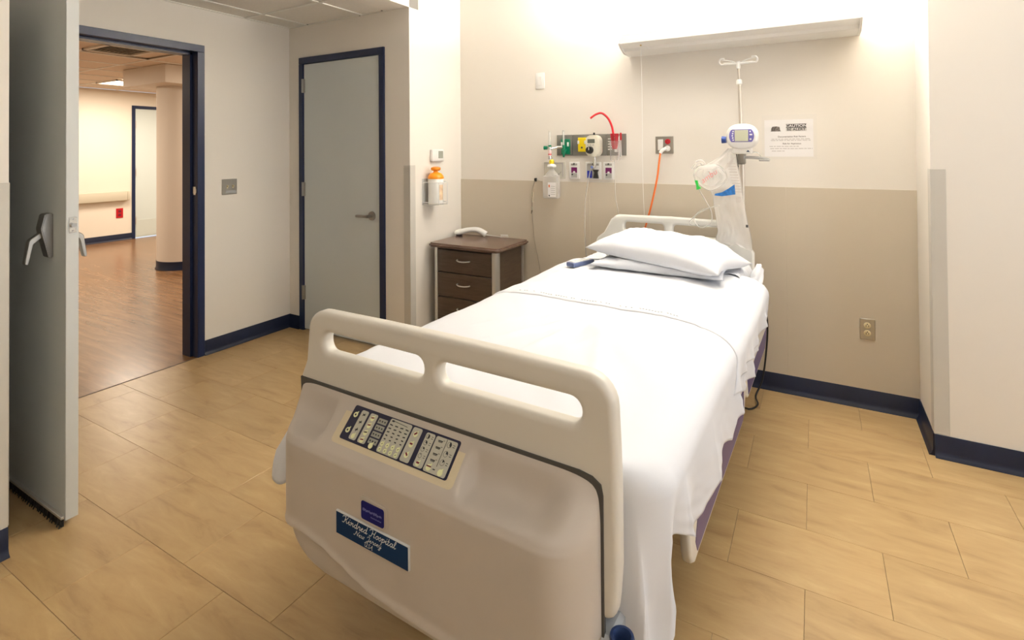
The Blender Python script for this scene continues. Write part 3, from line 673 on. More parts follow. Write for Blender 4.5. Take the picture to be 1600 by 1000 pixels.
for a, b in ((.565, .722), (.39, .558), (.215, .383)):
    dr = G().box(bx0+.042, bx1-.042, by0-.004, by0+.018, a, b, .003, 1).obj('drawer', WOOD, ns)
    zc = (a+b)/2+.012
    G().tube([(-.05, by0-.002, zc+.004), (-.047, by0-.02, zc+.003), (-.02, by0-.03, zc-.003), (.02, by0-.03, zc-.003), (.05, by0-.02, zc+.0), (.053, by0-.002, zc+.0)], .0045, 8).obj('handle', ALU, dr)
# phone handset
t = thing('telephone_handset', 'white telephone handset lying on the nightstand top', 'telephone', (-2.32, 3.42, .7665), .32)
g = G(); g.tube([(-.10, 0, .026), (-.07, 0, .034), (-.03, 0, .045), (.03, 0, .05), (.07, 0, .04), (.115, 0, .014)], lambda u: .018+.006*abs(2*u-1), 12); g.obj('grip', WHITEP, t)
G().ball((-.105, 0, .024), .032, .03, .022).obj('earpiece', WHITEP, t)
G().cyl((-.10, 0, .0), (-.10, 0, .012), .024, .028, 16).obj('receiver_pad', BLACK, t)
G().tube([(.11, 0, .012), (.16, .01, .005), (.2, -.01, .004), (.25, -.05, .004)], .003, 6).obj('cord', WHITEP, t)
g = G(); g.tube([(.24+.0065*k/3, -.045+.012*math.sin(k*1.3), .012+.01*math.cos(k*1.3)) for k in range(28)], .0022, 5, 2); g.obj('coiled_cord', WHITEP, t)

# ------------------------------------------------------------------ hospital bed (local x right, y towards head)
BED = (-.845, 1.06, 0); YAW = math.radians(-2)
bed = thing('hospital_bed', 'cream hospital bed with purple-striped side rails and control panel at the foot', 'bed', BED, YAW)
# footboard plate with two hand slots
out = []
def arc(cx, cz, r, a0, a1, n=7): return [(cx+r*math.cos(a0+(a1-a0)*k/n), cz+r*math.sin(a0+(a1-a0)*k/n)) for k in range(n+1)]
out = [(-.49, .455)]+[(-.505, .48), (-.505, .70), (-.532, .738), (-.53, .752), (-.507, .80), (-.498, .885)]+arc(-.43, .888, .068, PI, PI/2)[1:]
out += [(-.2, .960), (0, .961), (.2, .960)]+arc(.41, .888, .068, PI/2, 0)+[(.482, .80), (.484, .70), (.484, .56), (.478, .49)]+arc(.452, .475, .024, 0, -PI/2, 4)
slots = [rrect(-.428, -.042, .838, .896, .027), rrect(.006, .402, .838, .896, .027)]
g = curve_plate([out]+slots, .024, .016, 4); g.bm.transform(Matrix.Translation((0, .038, 0))); g.obj('footboard', CREAM, bed, .6)
# footboard cover: stacked outlines
LV = [(.743, .020, -.522, .446), (.742, .012, -.525, .448), (.735, .006, -.526, .449), (.70, -.0285, -.522, .449), (.665, -.0635, -.517, .449), (.650, -.0785, -.514, .449), (.638, -.089, -.513, .449), (.622, -.097, -.512, .449),
      (.60, -.098, -.512, .449), (.56, -.098, -.512, .449), (.52, -.098, -.512, .449), (.48, -.0975, -.513, .449), (.45, -.097, -.513, .449), (.43, -.0965, -.513, .449), (.415, -.0965, -.512, .449), (.40, -.096, -.510, .448), (.39, -.096, -.508, .447), (.38, -.096, -.504, .446), (.37, -.0955, -.50, .444), (.36, -.095, -.495, .44), (.35, -.095, -.488, .435), (.34, -.094, -.48, .43), (.33, -.093, -.468, .42), (.32, -.092, -.452, .41), (.31, -.09, -.43, .39), (.30, -.086, -.40, .36), (.292, -.07, -.37, .33), (.29, -.02, -.36, .32), (.29, .02, -.36, .32)]
RID = [(-.52, .385), (-.46, .402), (-.393, .404), (-.30, .395), (-.23, .376), (-.17, .358), (-.108, .345), (0, .338), (.057, .336), (.45, .335)]
def interp(T, x):
    if x <= T[0][0]: return T[0][1]
    for (a, b), (c, d) in zip(T, T[1:]):
        if x <= c:
            t = (x-a)/(c-a); t = t*t*(3-2*t); return b+(d-b)*t
    return T[-1][1]
def ss(a, b, x):
    t = min(1, max(0, (x-a)/(b-a))); return t*t*(3-2*t)
# refine levels
LV2 = []
for a, b in zip(LV, LV[1:]):
    n = max(1, int(abs(a[0]-b[0])/.0033))
    for k in range(n): LV2.append(tuple(a[i]+(b[i]-a[i])*k/n for i in range(4)))
LV2.append(LV[-1])
g = G(); rings = []
for z, yf, xl, xr in LV2:
    P = []; rxl, rxr = .09, .10; yb = .026
    for k in range(11):
        a = PI/2*k/10; P.append((xl+rxl-rxl*math.cos(a), yb+(yf-yb)*math.sin(a)))
    n = 76
    for k in range(1, n): P.append((xl+rxl+(xr-rxr-xl-rxl)*k/n, yf))
    for k in range(11):
        a = PI/2*(1-k/10); P.append((xr-rxr+rxr*math.cos(a), yb+(yf-yb)*math.sin(a)))
    R_ = []
    for x, y in P:
        zz = z; t = (z-.64)/.091
        if 0 < t < 1:     # scooped slope beside the raised panel pad
            c = math.sin(PI*t)**1.3
            out_ = max(ss(-.325, -.35, x) if x < 0 else 0, ss(.125, .152, x) if x > 0 else 0)
            out_ *= 1-ss(.35, .43, abs(x+.03)*1.0-(.05 if x < 0 else 0))
            y += .023*c*out_; zz -= .023*c*out_
        zr = interp(RID, x)
        if yf < -.05:
            y -= .006*math.exp(-((z-zr)/.012)**2)
            y += .011*ss(zr, zr-.025, z)
        R_.append(g.bm.verts.new((x, y, zz)))
    rings.append(R_)
for a, b in zip(rings, rings[1:]):
    for k in range(len(a)-1): g.bm.faces.new((a[k], b[k], b[k+1], a[k+1]))
g.bm.faces.new(rings[-1]); g.bm.faces.new(rings[0][::-1])
cover = g.obj('footboard_cover', BEDG, bed, 1.0)
G().prism([(-.52, .70), (-.523, .7485), (.40, .7485), (.430, .744), (.449, .732), (.4535, .71), (.4535, .36), (-.4, .36), (-.5, .5)], .010, .02, 'y').obj('seam_gap_plate', mat('seam_dark', (.07, .066, .06), .6), bed)  # thin dark plate drawn in for the dark gap around the cover
# control panel on the 45 degree slope: local frame x right, y up the slope, z out
SL = Matrix.Translation((-.085, -.0305, .6965)) @ Matrix.Rotation(PI/4, 4, 'X')
def onslope(g): g.bm.transform(SL); return g
PW, PH = .364, .087
cp = onslope(G().prism(rrect(-PW/2-.024, PW/2+.022, -PH/2-.014, PH/2+.014, .012), -.001, .0012, 'z')).obj('control_panel', BEIGE, bed)
onslope(G().prism(rrect(-PW/2, PW/2, -PH/2, PH/2, .006), .001, .0022, 'z')).obj('keypad', DARKP, cp)
def U(u): return -PW/2+PW*u
def Vv(v): return PH/2-PH*v
def strip(u0, u1, v0, v1, r=.005):
    onslope(G().prism(rrect(U(u0), U(u1), Vv(v1), Vv(v0), min(r, (U(u1)-U(u0))/2.1), 4), .002, .003, 'z')).obj('key_strip', KEYG, cp)
def button(u, v, r=.0062, tip=True):
    g = G(); P = [(U(u)+r*math.cos(a), Vv(v)+r*math.sin(a)) for a in [2*PI*k/18 for k in range(18)]]
    if tip: P[3] = (U(u)+r*.75, Vv(v)+r*1.5)
    onslope(g.prism(P, .0025, .0042, 'z')).obj('button', KEYB, cp)
ink = G(); inkm = G()
def icon(u, v, w_, h_, m_=0, rot=0):
    (inkm if m_ else ink).box(-w_/2, w_/2, -h_/2, h_/2, 0, .0004, M=Matrix.Translation((U(u), Vv(v), .0043 if m_ != 2 else .0031)) @ Matrix.Rotation(rot, 4, 'Z'))
def low(u, v, w_, h_, rot=0):
    ink.box(-w_/2, w_/2, -h_/2, h_/2, 0, .0004, M=Matrix.Translation((U(u), Vv(v), .0030)) @ Matrix.Rotation(rot, 4, 'Z'))
def ringicon(u, v, r, fill=.5):
    for k in range(12):
        a = 2*PI*k/12; ink.box(-.0011, .0011, -.0004, .0004, 0, .0004, M=Matrix.Translation((U(u)+r*math.cos(a), Vv(v)+r*math.sin(a), .003)) @ Matrix.Rotation(a+PI/2, 4, 'Z'))
    if fill: ink.prism([(U(u), Vv(v))]+[(U(u)+r*math.sin(2*PI*fill*k/8), Vv(v)+r*math.cos(2*PI*fill*k/8)) for k in range(9)], .0030, .0034, 'z')
for v in (.27, .73): button(.045, v, .0068); ink.cyl((U(.045), Vv(v), .0042), (U(.045), Vv(v), .0046), .0027, seg=10)
strip(.085, .155, .08, .93); strip(.175, .25, .08, .93)
for v in (.2, .42, .64):
    for rr in (.5, -.5): low(.12, v, .010, .0022, rr+v)
    low(.12, v, .004, .004)
button(.12, .83, .006)
for v in (.22, .43, .64, .85): button(.2125, v, .0066); icon(.2125, v-.02, .010, .0028, v != .64, .15)
for k, v in enumerate((.13, .32, .51, .70)):
    onslope(G().box(U(.268), U(.352), Vv(v+.15), Vv(v), .002, .0028)).obj('display_cell', mat('cell', (.33, .33, .28), .4), cp)
    for q in range(3): low(.285+.025*q, v+.075, .004, .0035)
button(.31, .90, .0068)
strip(.372, .575, .03, .97)
low(.47, .10, .05, .0012, -.06); low(.40, .09, .008, .004)
for c in range(4):
    u = .398+.05*c
    for r in range(5): low(u, .2+.1*r, .010-.001*r, .0026, .1*((c+r) % 3-1))
    for v in (.74, .89): button(u, v, .0054); icon(u, v, .004, .0012, 0, .7)
strip(.59, .672, .04, .96)
for v in (.22, .5, .78): button(.631, v, .0066); icon(.631, v-.02, .009, .004, 1, (.7, .0, -.7)[int(v*3.2) % 3])
strip(.712, .79, .06, .96)
for k, v in enumerate((.16, .33, .5, .67)): ringicon(.735, v, .0050, (.5, .3, .2, .05)[k]); low(.772, v-.02, .005, .0012); low(.772, v+.03, .005, .0012)
button(.745, .87, .006); icon(.745, .85, .009, .004, 1)
strip(.80, .982, .06, .97)
for v in (.16, .33, .50, .66): low(.845, v, .014, .0022); low(.845, v+.03, .012, .0014); low(.872, v-.03, .004, .001)
low(.893, .42, .0011, .062)
for k, v in enumerate((.18, .42, .64)): ringicon(.922, v, .0062, (.4, .25, .15)[k]); low(.96, v-.02, .006, .0012); low(.96, v+.03, .006, .0012)
button(.838, .86, .0072); icon(.838, .83, .014, .0026, 1); low(.882, .86, .007, .002); button(.937, .88, .0072)
onslope(ink).obj('panel_print', INK, cp)['kind'] = 'stuff'; onslope(inkm).obj('panel_print', MAROON, cp)['kind'] = 'stuff'
# badge and name plate on the cover front
YF = -.0985
bd = G(); bd.prism(rrect(-.147, -.052, .516, .576, .010), YF-.004, YF+.004, 'y'); bmesh.ops.bevel(bd.bm, geom=[e for e in bd.bm.edges if e.calc_face_angle(0) > 1], offset=.003, segments=2, affect='EDGES')
bd = bd.obj('badge_rim', BEDG, bed)
G().prism(rrect(-.138, -.061, .524, .568, .006), YF-.0056, YF-.003, 'y').obj('badge', BADGE, bd)
g = G(); q = random.Random(5)
for k in range(26):
    x = -.132+.0025*k; g.box(x, x+.0014, YF-.0061, YF-.0055, .5475-.003*q.random()-.0*k, .5495+.003*q.random())
for k in range(12):
    x = -.104+.003*k; g.box(x, x+.0016, YF-.0061, YF-.0055, .536, .5375+.0015*q.random())
g = g.obj('badge_print', LETTERB, bd); g['kind'] = 'stuff'
npl = G().box(-.232, .018, YF-.004, YF+.004, .453, .511, .0008, 1).obj('name_plate', LETTER, bed)
G().box(-.230, .0155, YF-.0048, YF-.003, .4545, .5085).obj('plate_face', PLATE, npl)
# flowing script lettering drawn as strokes: (advance, strokes), x-height 1
SC = {'i': (.7, [[(0, .3), (.3, 1), (.3, .2), (.5, 0), (.7, .3)], [(.38, 1.45), (.44, 1.6)]]),
 'n': (1.1, [[(0, .8), (.2, 1), (.25, 0)], [(.25, .5), (.6, 1), (.75, .8), (.75, .2), (.9, 0), (1.1, .3)]]),
 'd': (1.1, [[(.75, .85), (.4, 1), (.1, .5), (.3, 0), (.65, .25), (.85, 2)], [(.85, 2), (.72, .2), (.9, 0), (1.1, .3)]]),
 'r': (.85, [[(0, .3), (.25, 1.1), (.35, .85), (.6, .9), (.55, .2), (.7, 0), (.9, .3)]]),
 'e': (.8, [[(0, .3), (.5, .7), (.4, 1), (.15, .7), (.2, .15), (.5, 0), (.8, .3)]]),
 'o': (.9, [[(.5, 1), (.15, .6), (.2, .1), (.5, 0), (.75, .5), (.5, 1), (.9, .85)]]),
 's': (.75, [[(0, .3), (.4, 1.05), (.6, .4), (.4, 0), (.1, .1)]]),
 'p': (.9, [[(.05, .6), (.25, 1), (.1, -1)], [(.2, .6), (.55, 1), (.75, .6), (.5, .05), (.2, .1)]]),
 't': (.6, [[(.2, 1.8), (.15, .2), (.35, 0), (.6, .3)], [(-.1, 1.05), (.5, 1.1)]]),
 'a': (1.05, [[(.75, .85), (.4, 1), (.1, .5), (.3, 0), (.6, .25), (.75, 1)], [(.75, 1), (.7, .2), (.85, 0), (1.05, .3)]]),
 'l': (.6, [[(0, .3), (.4, 1.6), (.3, 2), (.1, 1.4), (.15, .2), (.35, 0), (.6, .3)]]),
 'w': (1.2, [[(0, .8), (.15, 1), (.2, .2), (.4, 0), (.6, .3), (.65, 1)], [(.65, 1), (.65, .2), (.85, 0), (1.05, .4), (1, 1), (1.2, .85)]]),
 'y': (.95, [[(0, .8), (.15, 1), (.2, .3), (.4, .1), (.65, .4), (.7, 1)], [(.7, 1), (.6, -.6), (.3, -1), (.1, -.7), (.5, -.2), (.95, .3)]]),
 'K': (1.45, [[(-.3, 1.5), (-.1, 1.9), (.5, 1.95), (.6, 1.9), (.45, .6), (.2, 0), (-.2, .1)], [(1.3, 2), (.9, 1.2), (.55, 1), (.9, .7), (1.1, .1), (1.4, .2)]]),
 'H': (1.5, [[(-.3, 1.5), (-.1, 1.9), (.5, 1.95), (.45, .6), (.2, 0), (-.2, .1)], [(1.35, 2), (1.15, 1), (1.1, .1), (1.4, .15)], [(.4, 1), (1.2, 1.05)]]),
 'N': (1.4, [[(-.4, .2), (-.1, 0), (.15, .5), (.4, 1.9)], [(.4, 1.9), (1, .05)], [(1, .05), (1.15, 1.2), (1.5, 2)]]),
 'J': (1.1, [[(.1, 1.4), (.4, 1.9), (.9, 1.95), (.8, .5), (.5, -.6), (.1, -.6), (.3, 0), (1, .3)]]),
 'U': (1.4, [[(-.2, 1.6), (.1, 1.9), (.2, .6), (.5, 0), (.9, .4), (1.1, 1.9)], [(1.1, 1.9), (1.05, .2), (1.3, .1)]]),
 'S': (1.1, [[(1, 1.6), (.7, 1.95), (.4, 1.5), (.8, .7), (.6, 0), (.1, .2)]]),
 'A': (1.25, [[(-.1, .1), (.5, 1), (.9, 1.95)], [(.9, 1.95), (1, 0), (1.2, .2)], [(.4, .8), (1, .8)]]), ' ': (.75, [])}
def script(words, cx, z0, width, xh, parent):
    tot = sum(SC[c][0] for c in words); k = width/tot; x = cx-width/2; g = G()
    for c in words:
        for st in SC[c][1]:
            g.tube([(x+p[0]*k+p[1]*xh*.32, YF-.0052, z0+p[1]*xh) for p in st], xh*.10, 5, 4)
        x += SC[c][0]*k
    g.bm.transform(Matrix.Translation((0, YF-.0052, 0)) @ Matrix.Diagonal((1, .35, 1, 1)) @ Matrix.Translation((0, -YF+.0052, 0)))
    o = g.obj('lettering', LETTER, parent); o['label'] = 'silver script reading '+words; o['kind'] = 'stuff'
script('Kindred Hospital', -.114, .4905, .182, .0088, npl)
script('New Jersey', -.116, .4735, .092, .0064, npl)
script('USA', -.114, .4585, .028, .0055, npl)
# headboard
ho = [(-.505, .55), (-.505, .83), (-.495, .85), (-.45, .885), (-.425, .93), (-.40, .975)]+arc(-.345, .955, .05, PI*.8, PI/2, 4)+[(-.02, 1.01)]+arc(.305, .955, .05, PI/2, PI*.2, 4)+[(.385, .93), (.41, .885), (.445, .85), (.457, .83), (.457, .55)]
g = curve_plate([ho, rrect(-.31, -.055, .90, .962, .022), rrect(.0, .275, .90, .962, .022)], .022, .015, 4)
g.bm.transform(Matrix.Translation((0, 2.285, 0))); g.obj('headboard', mat('head_cream', (.74, .73, .68), .4), bed, .6)
# mattress, deck, base
G().box(-.45, .435, .06, 2.24, .58, .752, .04, 3).obj('mattress', mat('mattress_blue', (.30, .34, .45), .7), bed)
G().box(-.46, .44, .06, 2.25, .50, .58, .01, 1).obj('deck', CREAM, bed)
G().box(-.36, .32, .12, 2.15, .28, .40, .01, 1).box(-.3, .26, .5, .7, .38, .52).box(-.3, .26, 1.6, 1.8, .38, .52).box(-.32, .28, .46, .58, .2, .3, .01, 1).box(-.44, .40, 2.0, 2.1, .2, .3, .01, 1).obj('base_frame', mat('frame_grey', (.40, .42, .44), .45), bed)
for x, y in ((-.26, .52), (.22, .52), (-.38, 2.05), (.34, 2.05)):
    c = G().cyl((x-.02, y, .065), (x+.02, y, .065), .065, seg=24).obj('caster', DGREY, bed)
    G().box(x-.03, x+.03, y-.02, y+.02, .06, .21, .008, 1).obj('caster_fork', MATS['frame_grey'], c)
# equipment socket at the foot corner
G().box(.38, .472, .005, .10, .385, .425, .01, 1).obj('socket_bracket', MATS['frame_grey'], bed)
sk = G(); sk.lathe([(.017, .34), (.019, .34), (.020, .385), (.0245, .390), (.026, .397), (.024, .403), (.019, .403), (.0165, .396), (.015, .35), (.001, .35)], (.488, .022, .03), 28); sk.obj('equipment_socket', BLUE, bed)
# side rails
def side_rail(sgn):
    x = .522 if sgn > 0 else -.545
    # foot-end rail
    L = [(.405, .36), (.42, .332), (.45, .315), (.50, .318), (1.28, .328), (1.33, .36), (1.36, .44), (1.36, .60), (1.30, .65), (.52, .65), (.45, .61), (.41, .52), (.392, .42)]
    g = curve_plate([L], .014, .009, 3); g.bm.transform(Matrix.Translation((x, 0, 0)) @ Matrix.Rotation(PI/2, 4, 'Z')); r = g.obj('side_rail', CREAM, bed, .6)
    G().prism([(.475, .334), (.56, .336), (1.27, .342), (1.30, .37), (1.30, .455), (.50, .455), (.455, .37)], x+sgn*.0135, x+sgn*.0155, 'x').obj('rail_stripe', PURPLE, r)
    # head-end rail
    L = [(1.44, .37), (1.50, .335), (2.10, .35), (2.17, .40), (2.20, .47), (2.19, .62), (2.14, .69), (2.02, .72), (1.56, .72), (1.47, .66), (1.44, .55)]
    g = curve_plate([L, rrect(1.95, 2.12, .61, .66, .02), rrect(1.58, 1.85, .61, .66, .02)], .016, .010, 3); g.bm.transform(Matrix.Translation((x-sgn*.012, 0, 0)) @ Matrix.Rotation(PI/2, 4, 'Z')); r = g.obj('side_rail', CREAM, bed, .6)
    G().prism([(1.50, .352), (2.09, .366), (2.15, .40), (2.165, .45), (1.47, .43)], x-sgn*.012+sgn*.0155, x-sgn*.012+sgn*.0175, 'x').obj('rail_stripe', PURPLE, r)
    if sgn > 0:
        q = x+.004
        G().prism(arc(1.74, .535, .035, 0, 2*PI, 20)[:-1], q, q+.0012, 'x').obj('rail_emblem', WHITEP, r)
        G().prism(arc(1.74, .535, .022, 0, 2*PI, 20)[:-1], q+.001, q+.002, 'x').obj('rail_emblem_disc', KEYG, r)
    for y in (.7, 1.1, 1.65, 2.0): G().box(min(x, x-sgn*.1), max(x, x-sgn*.1), y-.02, y+.02, .47, .52).obj('rail_arm', MATS['frame_grey'], bed)
side_rail(1); side_rail(-1)
# bed power lead and rear bumper
G().box(.47, .50, 2.30, 2.345, .36, .46, .006, 1).obj('corner_bumper', DGREY, bed)
G().tube([(.46, 2.29, .60), (.498, 2.32, .52), (.515, 2.33, .42), (.505, 2.33, .25), (.485, 2.32, .10), (.455, 2.28, .02), (.475, 2.20, .008), (.44, 2.12, .008), (.36, 2.16, .008)], .005, 8).obj('power_lead', BLACK, bed)

# ------------------------------------------------------------------ bed linen
HEM = [(.0, .20), (.115, .22), (.155, .34), (.168, .44), (.175, .54), (.21, .545), (.30, .49), (.42, .435), (.55, .445), (.66, .44), (.80, .475), (.92, .43), (.95, .49), (1.05, .52), (1.22, .50), (1.36, .51), (1.5, .565), (1.62, .60), (1.72, .63), (1.9, .66)]
def linear(T, x):
    if x <= T[0][0]: return T[0][1]
    for (a, b), (c, d) in zip(T, T[1:]):
        if x <= c: return b+(d-b)*(x-a)/(c-a)
    return T[-1][1]
def wr(x, y, s, k=0): return noise.noise((x*s, y*s, k))
def top_z(x, y):
    z = .770+.008*wr(x, y, 3.0)+.005*wr(x*1.0+y*.7, y*.35, 11, 4)
    # soft folds fanning out of the middle of the sheet
    for cx, cy, a, ln, amp in ((-.10, .62, 1.15, .26, .012), (-.22, .72, .95, .2, .009), (.02, .66, 1.45, .25, .010), (.18, .8, 1.2, .3, .007), (-.3, .4, .6, .2, .006), (.25, .45, 1.9, .3, .008)):
        dx, dy = x-cx, y-cy; u = dx*math.cos(a)+dy*math.sin(a); v = -dx*math.sin(a)+dy*math.cos(a)
        z += amp*math.exp(-(u/ln)**2)*math.exp(-(v/.018)**2)
    z += .012*ss(1.35, 1.9, y)
    return z
def sheet_pt(side, q, yv, lift=0, hemf=None):
    """q 0 at bed middle, 1 at top edge, 2 at hem"""
    th = min(PI/2, max(0, (.18-yv)/.1)); y = yv if th == 0 else .18-.1*math.sin(th); inset = .105*(1-math.cos(th)) if side > 0 else 0
    W = .425 if side > 0 else .44
    if q <= 1:
        x = side*W*q; z = top_z(x, y)-.012*q**6
        return Vector((x, y, z+lift))
    t = q-1; hem = hemf(yv)
    zt = top_z(side*W, y)-.012
    # rounded shoulder out over the rail then straight down
    s = t; xo = W+(.136-inset)*math.sin(min(1, s/.30)*PI/2)**1.0
    zs = zt-.085*(1-math.cos(min(1, s/.30)*PI/2))
    z = zs if s < .30 else zs+(hem-(zt-.085))*(s-.30)/.70
    fold = ss(.25, 1, s)
    drop = max(0, zt-z)
    rid = lambda p: 1-2*abs(math.sin(p))**.7
    xo += fold*(.016*wr(y, z*.6, 5.5, 7)+.014*rid(y*13+1.5*math.sin(y*5)+z*2.5)+.004*wr(y*2+z*3, z*2, 9, 2))
    near = math.exp(-((yv-.08)/.10)**2)
    xo += fold*near*.034*rid(yv*36+z*1.5)
    if side < 0:
        fl_ = math.exp(-((yv-.06)/.07)**2); xo += fold*.10*fl_; y -= fold*.07*fl_
    return Vector((side*(xo+lift*.8), y+.012*fold*wr(y, z, 6, 3), z+lift*.4))
hemR = lambda y: linear(HEM, y)+.008*wr(y, 3, 9)
hemL = lambda y: .44+.03*wr(y, 1, 4)-.06*math.exp(-((y-.06)/.07)**2)
def sheet_mesh(y0, y1, ny, lift, hR, hL, name, mt, parent):
    g = G(); nq = 34
    def f(u, v):
        y = y0+(y1-y0)*v; k = (u*2-1)*2
        return sheet_pt(1 if k >= 0 else -1, abs(k), y, lift, hR if k >= 0 else hL)
    g.grid(f, nq*4, ny); bmesh.ops.recalc_face_normals(g.bm, faces=g.bm.faces[:])
    return g.obj(name, mt, parent, 2.5, solid=.0015)
sh = thing('bed_sheet', 'white top sheet spread over the hospital bed and draped over its rails', 'bed sheet', BED, YAW)
sheet_mesh(.023, 1.94, 300, 0, hemR, hemL, 'sheet', SHEET, sh)
# turned-down band at the head end
hb = lambda y: linear([(1.2, .62), (1.26, .55), (1.32, .52), (1.5, .55), (1.62, .53), (1.7, .60), (1.9, .68)], y)+.006*wr(y, 5, 9)
g = G()
def f(u, v):
    k = (u*2-1)*1.72; s_ = 1 if k >= 0 else -1
    edge = 1.068-.018*k-.16*max(0, k-.95)+.008*wr(k, 2, 3)
    y = edge+(1.92-edge)*v
    p = sheet_pt(s_, abs(k), y, .0065*ss(0, .03, v)+.002, (lambda q: .52) if s_ > 0 else hemL); return p
g.grid(f, 120, 80); bmesh.ops.recalc_face_normals(g.bm, faces=g.bm.faces[:]); g.obj('turned_down_band', SHEET, sh, 2.5, solid=.0015)
# hem stitching of the band
g = G(); q = random.Random(3)
for k in range(60):
    u0 = -.95+1.75*k/60
    if q.random() < .45: continue
    s_ = 1 if u0 >= 0 else -1
    p = sheet_pt(s_, abs(u0), 1.092-.018*u0, .0095, hemR); r = sheet_pt(s_, abs(u0+.018), 1.092-.018*(u0+.018), .0095, hemR)
    if s_*(u0+.018) > 0: g.tube([p, r], .0012, 5, 0)
g.obj('hem_stitching', mat('stitch', (.45, .45, .46), .8), sh)['kind'] = 'stuff'
# fitted under-sheet, visible by the pillow and bunched at the corner
us = thing('fitted_sheet', 'rumpled white fitted sheet showing beside the pillow', 'bed sheet', BED, YAW)
g = G()
def f(u, v):
    x = -.47+.945*u; y = 1.86+.385*v; e = max(abs(u-.5)*2-.88, 0)/.12
    z = .79-.10*e**2-.03*ss(.85, 1, v)+.007*wr(x, y, 9)+.006*wr(x+y, x-y, 22, 2)
    return Vector((x, y, z))
g.grid(f, 90, 50); g.obj('sheet', SHEET, us, 2.5, solid=.002)
g = G()
def f(u, v):
    a = u*PI*2; t = v
    c = Vector((.455+.05*t, 1.72+.36*t, .735-.03*math.sin(t*PI)+.055*ss(.75, 1, t)))
    r = (.020+.030*math.sin(PI*min(1, .12+t*.86)))*(1+.28*wr(a*1.2, t*7, 1.2)+.15*math.sin(a*5+t*9))
    return c+Vector((r*math.cos(a)*.85, 0, r*math.sin(a)*.95))
g.grid(f, 36, 44); g.obj('bunched_corner', SHEET, us, 2.5)
# folded blanket under the pillow
fb = thing('flat_pillow', 'flattened rumpled grey-white pillow beneath the top pillow', 'pillow', (BED[0], BED[1], 0), YAW)
def pillow(name, mt, parent, cx, cy, cz, L, Wd, T, yaw, pitch, roll, seed, wrk, sag=0):
    g = G(); M = Matrix.Translation((cx, cy, cz)) @ Matrix.Rotation(yaw, 4, 'Z') @ Matrix.Rotation(pitch, 4, 'X') @ Matrix.Rotation(roll, 4, 'Y')
    for s in (1, -1):
        V = []
        n, mn = 60, 40
        for j in range(mn+1):
            row = []
            for i in range(n+1):
                a, b = 2*i/n-1, 2*j/mn-1
                pin = 1-.10*(1-abs(a)**2)*abs(b)**6-.0; pin2 = 1-.10*(1-abs(b)**2)*abs(a)**6
                x = a*L/2*pin2; y = b*Wd/2*pin
                h = (max(0, 1-a**4)*max(0, 1-b**4))**.55
                edge = ss(0, .35, min(1-abs(a), 1-abs(b)))
                z = s*T/2*h*(1 if s > 0 else .55)+wrk*edge*(wr(a*3, b*2.2, 1.5, seed)+.7*wr(a*7+b*3, b*5, 1.6, seed+5)*(.4+abs(a)))
                z -= sag*ss(.45, 1, a)*ss(-.6, 1, b)
                row.append(g.bm.verts.new(M @ Vector((x, y, z))))
            V.append(row)
        for j in range(mn):
            for i in range(n):
                F = (V[j][i], V[j][i+1], V[j+1][i+1], V[j+1][i]); g.bm.faces.new(F if s > 0 else F[::-1])
    bmesh.ops.remove_doubles(g.bm, verts=g.bm.verts[:], dist=1e-5)
    return g.obj(name, mt, parent, 2.5)
pillow('pillow_case', LINEN2, fb, .065, 1.845, .812, .70, .44, .08, math.radians(-1), .02, 0, 3, .014)
pw = thing('pillow', 'plump white pillow at the head of the hospital bed', 'pillow', (BED[0], BED[1], 0), YAW)
pillow('pillow_case', SHEET, pw, .075, 1.86, .877, .75, .46, .15, math.radians(-11), .07, .06, 11, .010, .05)
# bed remote
t = thing('bed_remote', 'blue-grey handheld remote lying on the sheet beside the pillow', 'remote', (BED[0], BED[1], 0), YAW)
M = Matrix.Translation((-.362, 1.70, .797)) @ Matrix.Rotation(math.radians(72), 4, 'Z')
G().box(-.085, .085, -.03, .03, -.012, .012, .006, 2, M).obj('body', mat('remote_blue', (.10, .13, .24), .45), t)
G().box(-.07, .07, -.022, .022, .011, .0135, .001, 1, M).obj('key_face', mat('remote_grey', (.52, .53, .55), .5), t)
for k in range(5): G().box(-.05+.026*k-.008, -.05+.026*k+.008, -.014, .014, .0132, .0145, M=M).obj('key', WHITEP, t)

# ------------------------------------------------------------------ IV pole, pump, bag
PX, PY = .384, 2.345
iv = thing('iv_pole', 'steel IV pole with white double hook rising behind the headboard', 'IV pole', BED, YAW)
G().cyl((PX+.012, PY, .30), (PX+.004, PY, 1.40), .0125, seg=16).cyl((PX+.004, PY, 1.36), (PX-.006, PY, 1.83), .0095, seg=16).cyl((PX-.006, PY, 1.82), (PX-.010, PY, 1.925), .0065, seg=12).obj('pole', mat('pole_steel', (.66, .61, .54), .38, .8), iv)
G().lathe([(.011, 1.805), (.016, 1.81), (.016, 1.83), (.011, 1.837)], (PX-.006, PY, 0)).obj('collar', WHITEP, iv)
g = G(); c = Vector((PX-.010, PY, 1.932))
g.cyl(c-Vector((0, 0, .03)), c+Vector((0, 0, .012)), .011, seg=12).tube([c+Vector((-.08, 0, .004)), c, c+Vector((.08, 0, .002))], .0075, 8, 0)
g.obj('cross_bar', WHITEP, iv)
for s in (-1, 1):
    G().tube([c+Vector((s*.075, 0, .004)), c+Vector((s*.095, -.004, .0)), c+Vector((s*.105, -.01, .015)), c+Vector((s*.095, -.016, .032)), c+Vector((s*.075, -.02, .03))], .006, 8).tube([c+Vector((s*.02, .0, .008)), c+Vector((s*.05, 0, .02)), c+Vector((s*.09, 0, .028))], .004, 6).obj('hook', WHITEP, iv)
G().box(PX-.02, PX+.024, PY-.03, PY+.02, 1.335, 1.41, .006, 1).obj('clamp', NICKEL, iv)
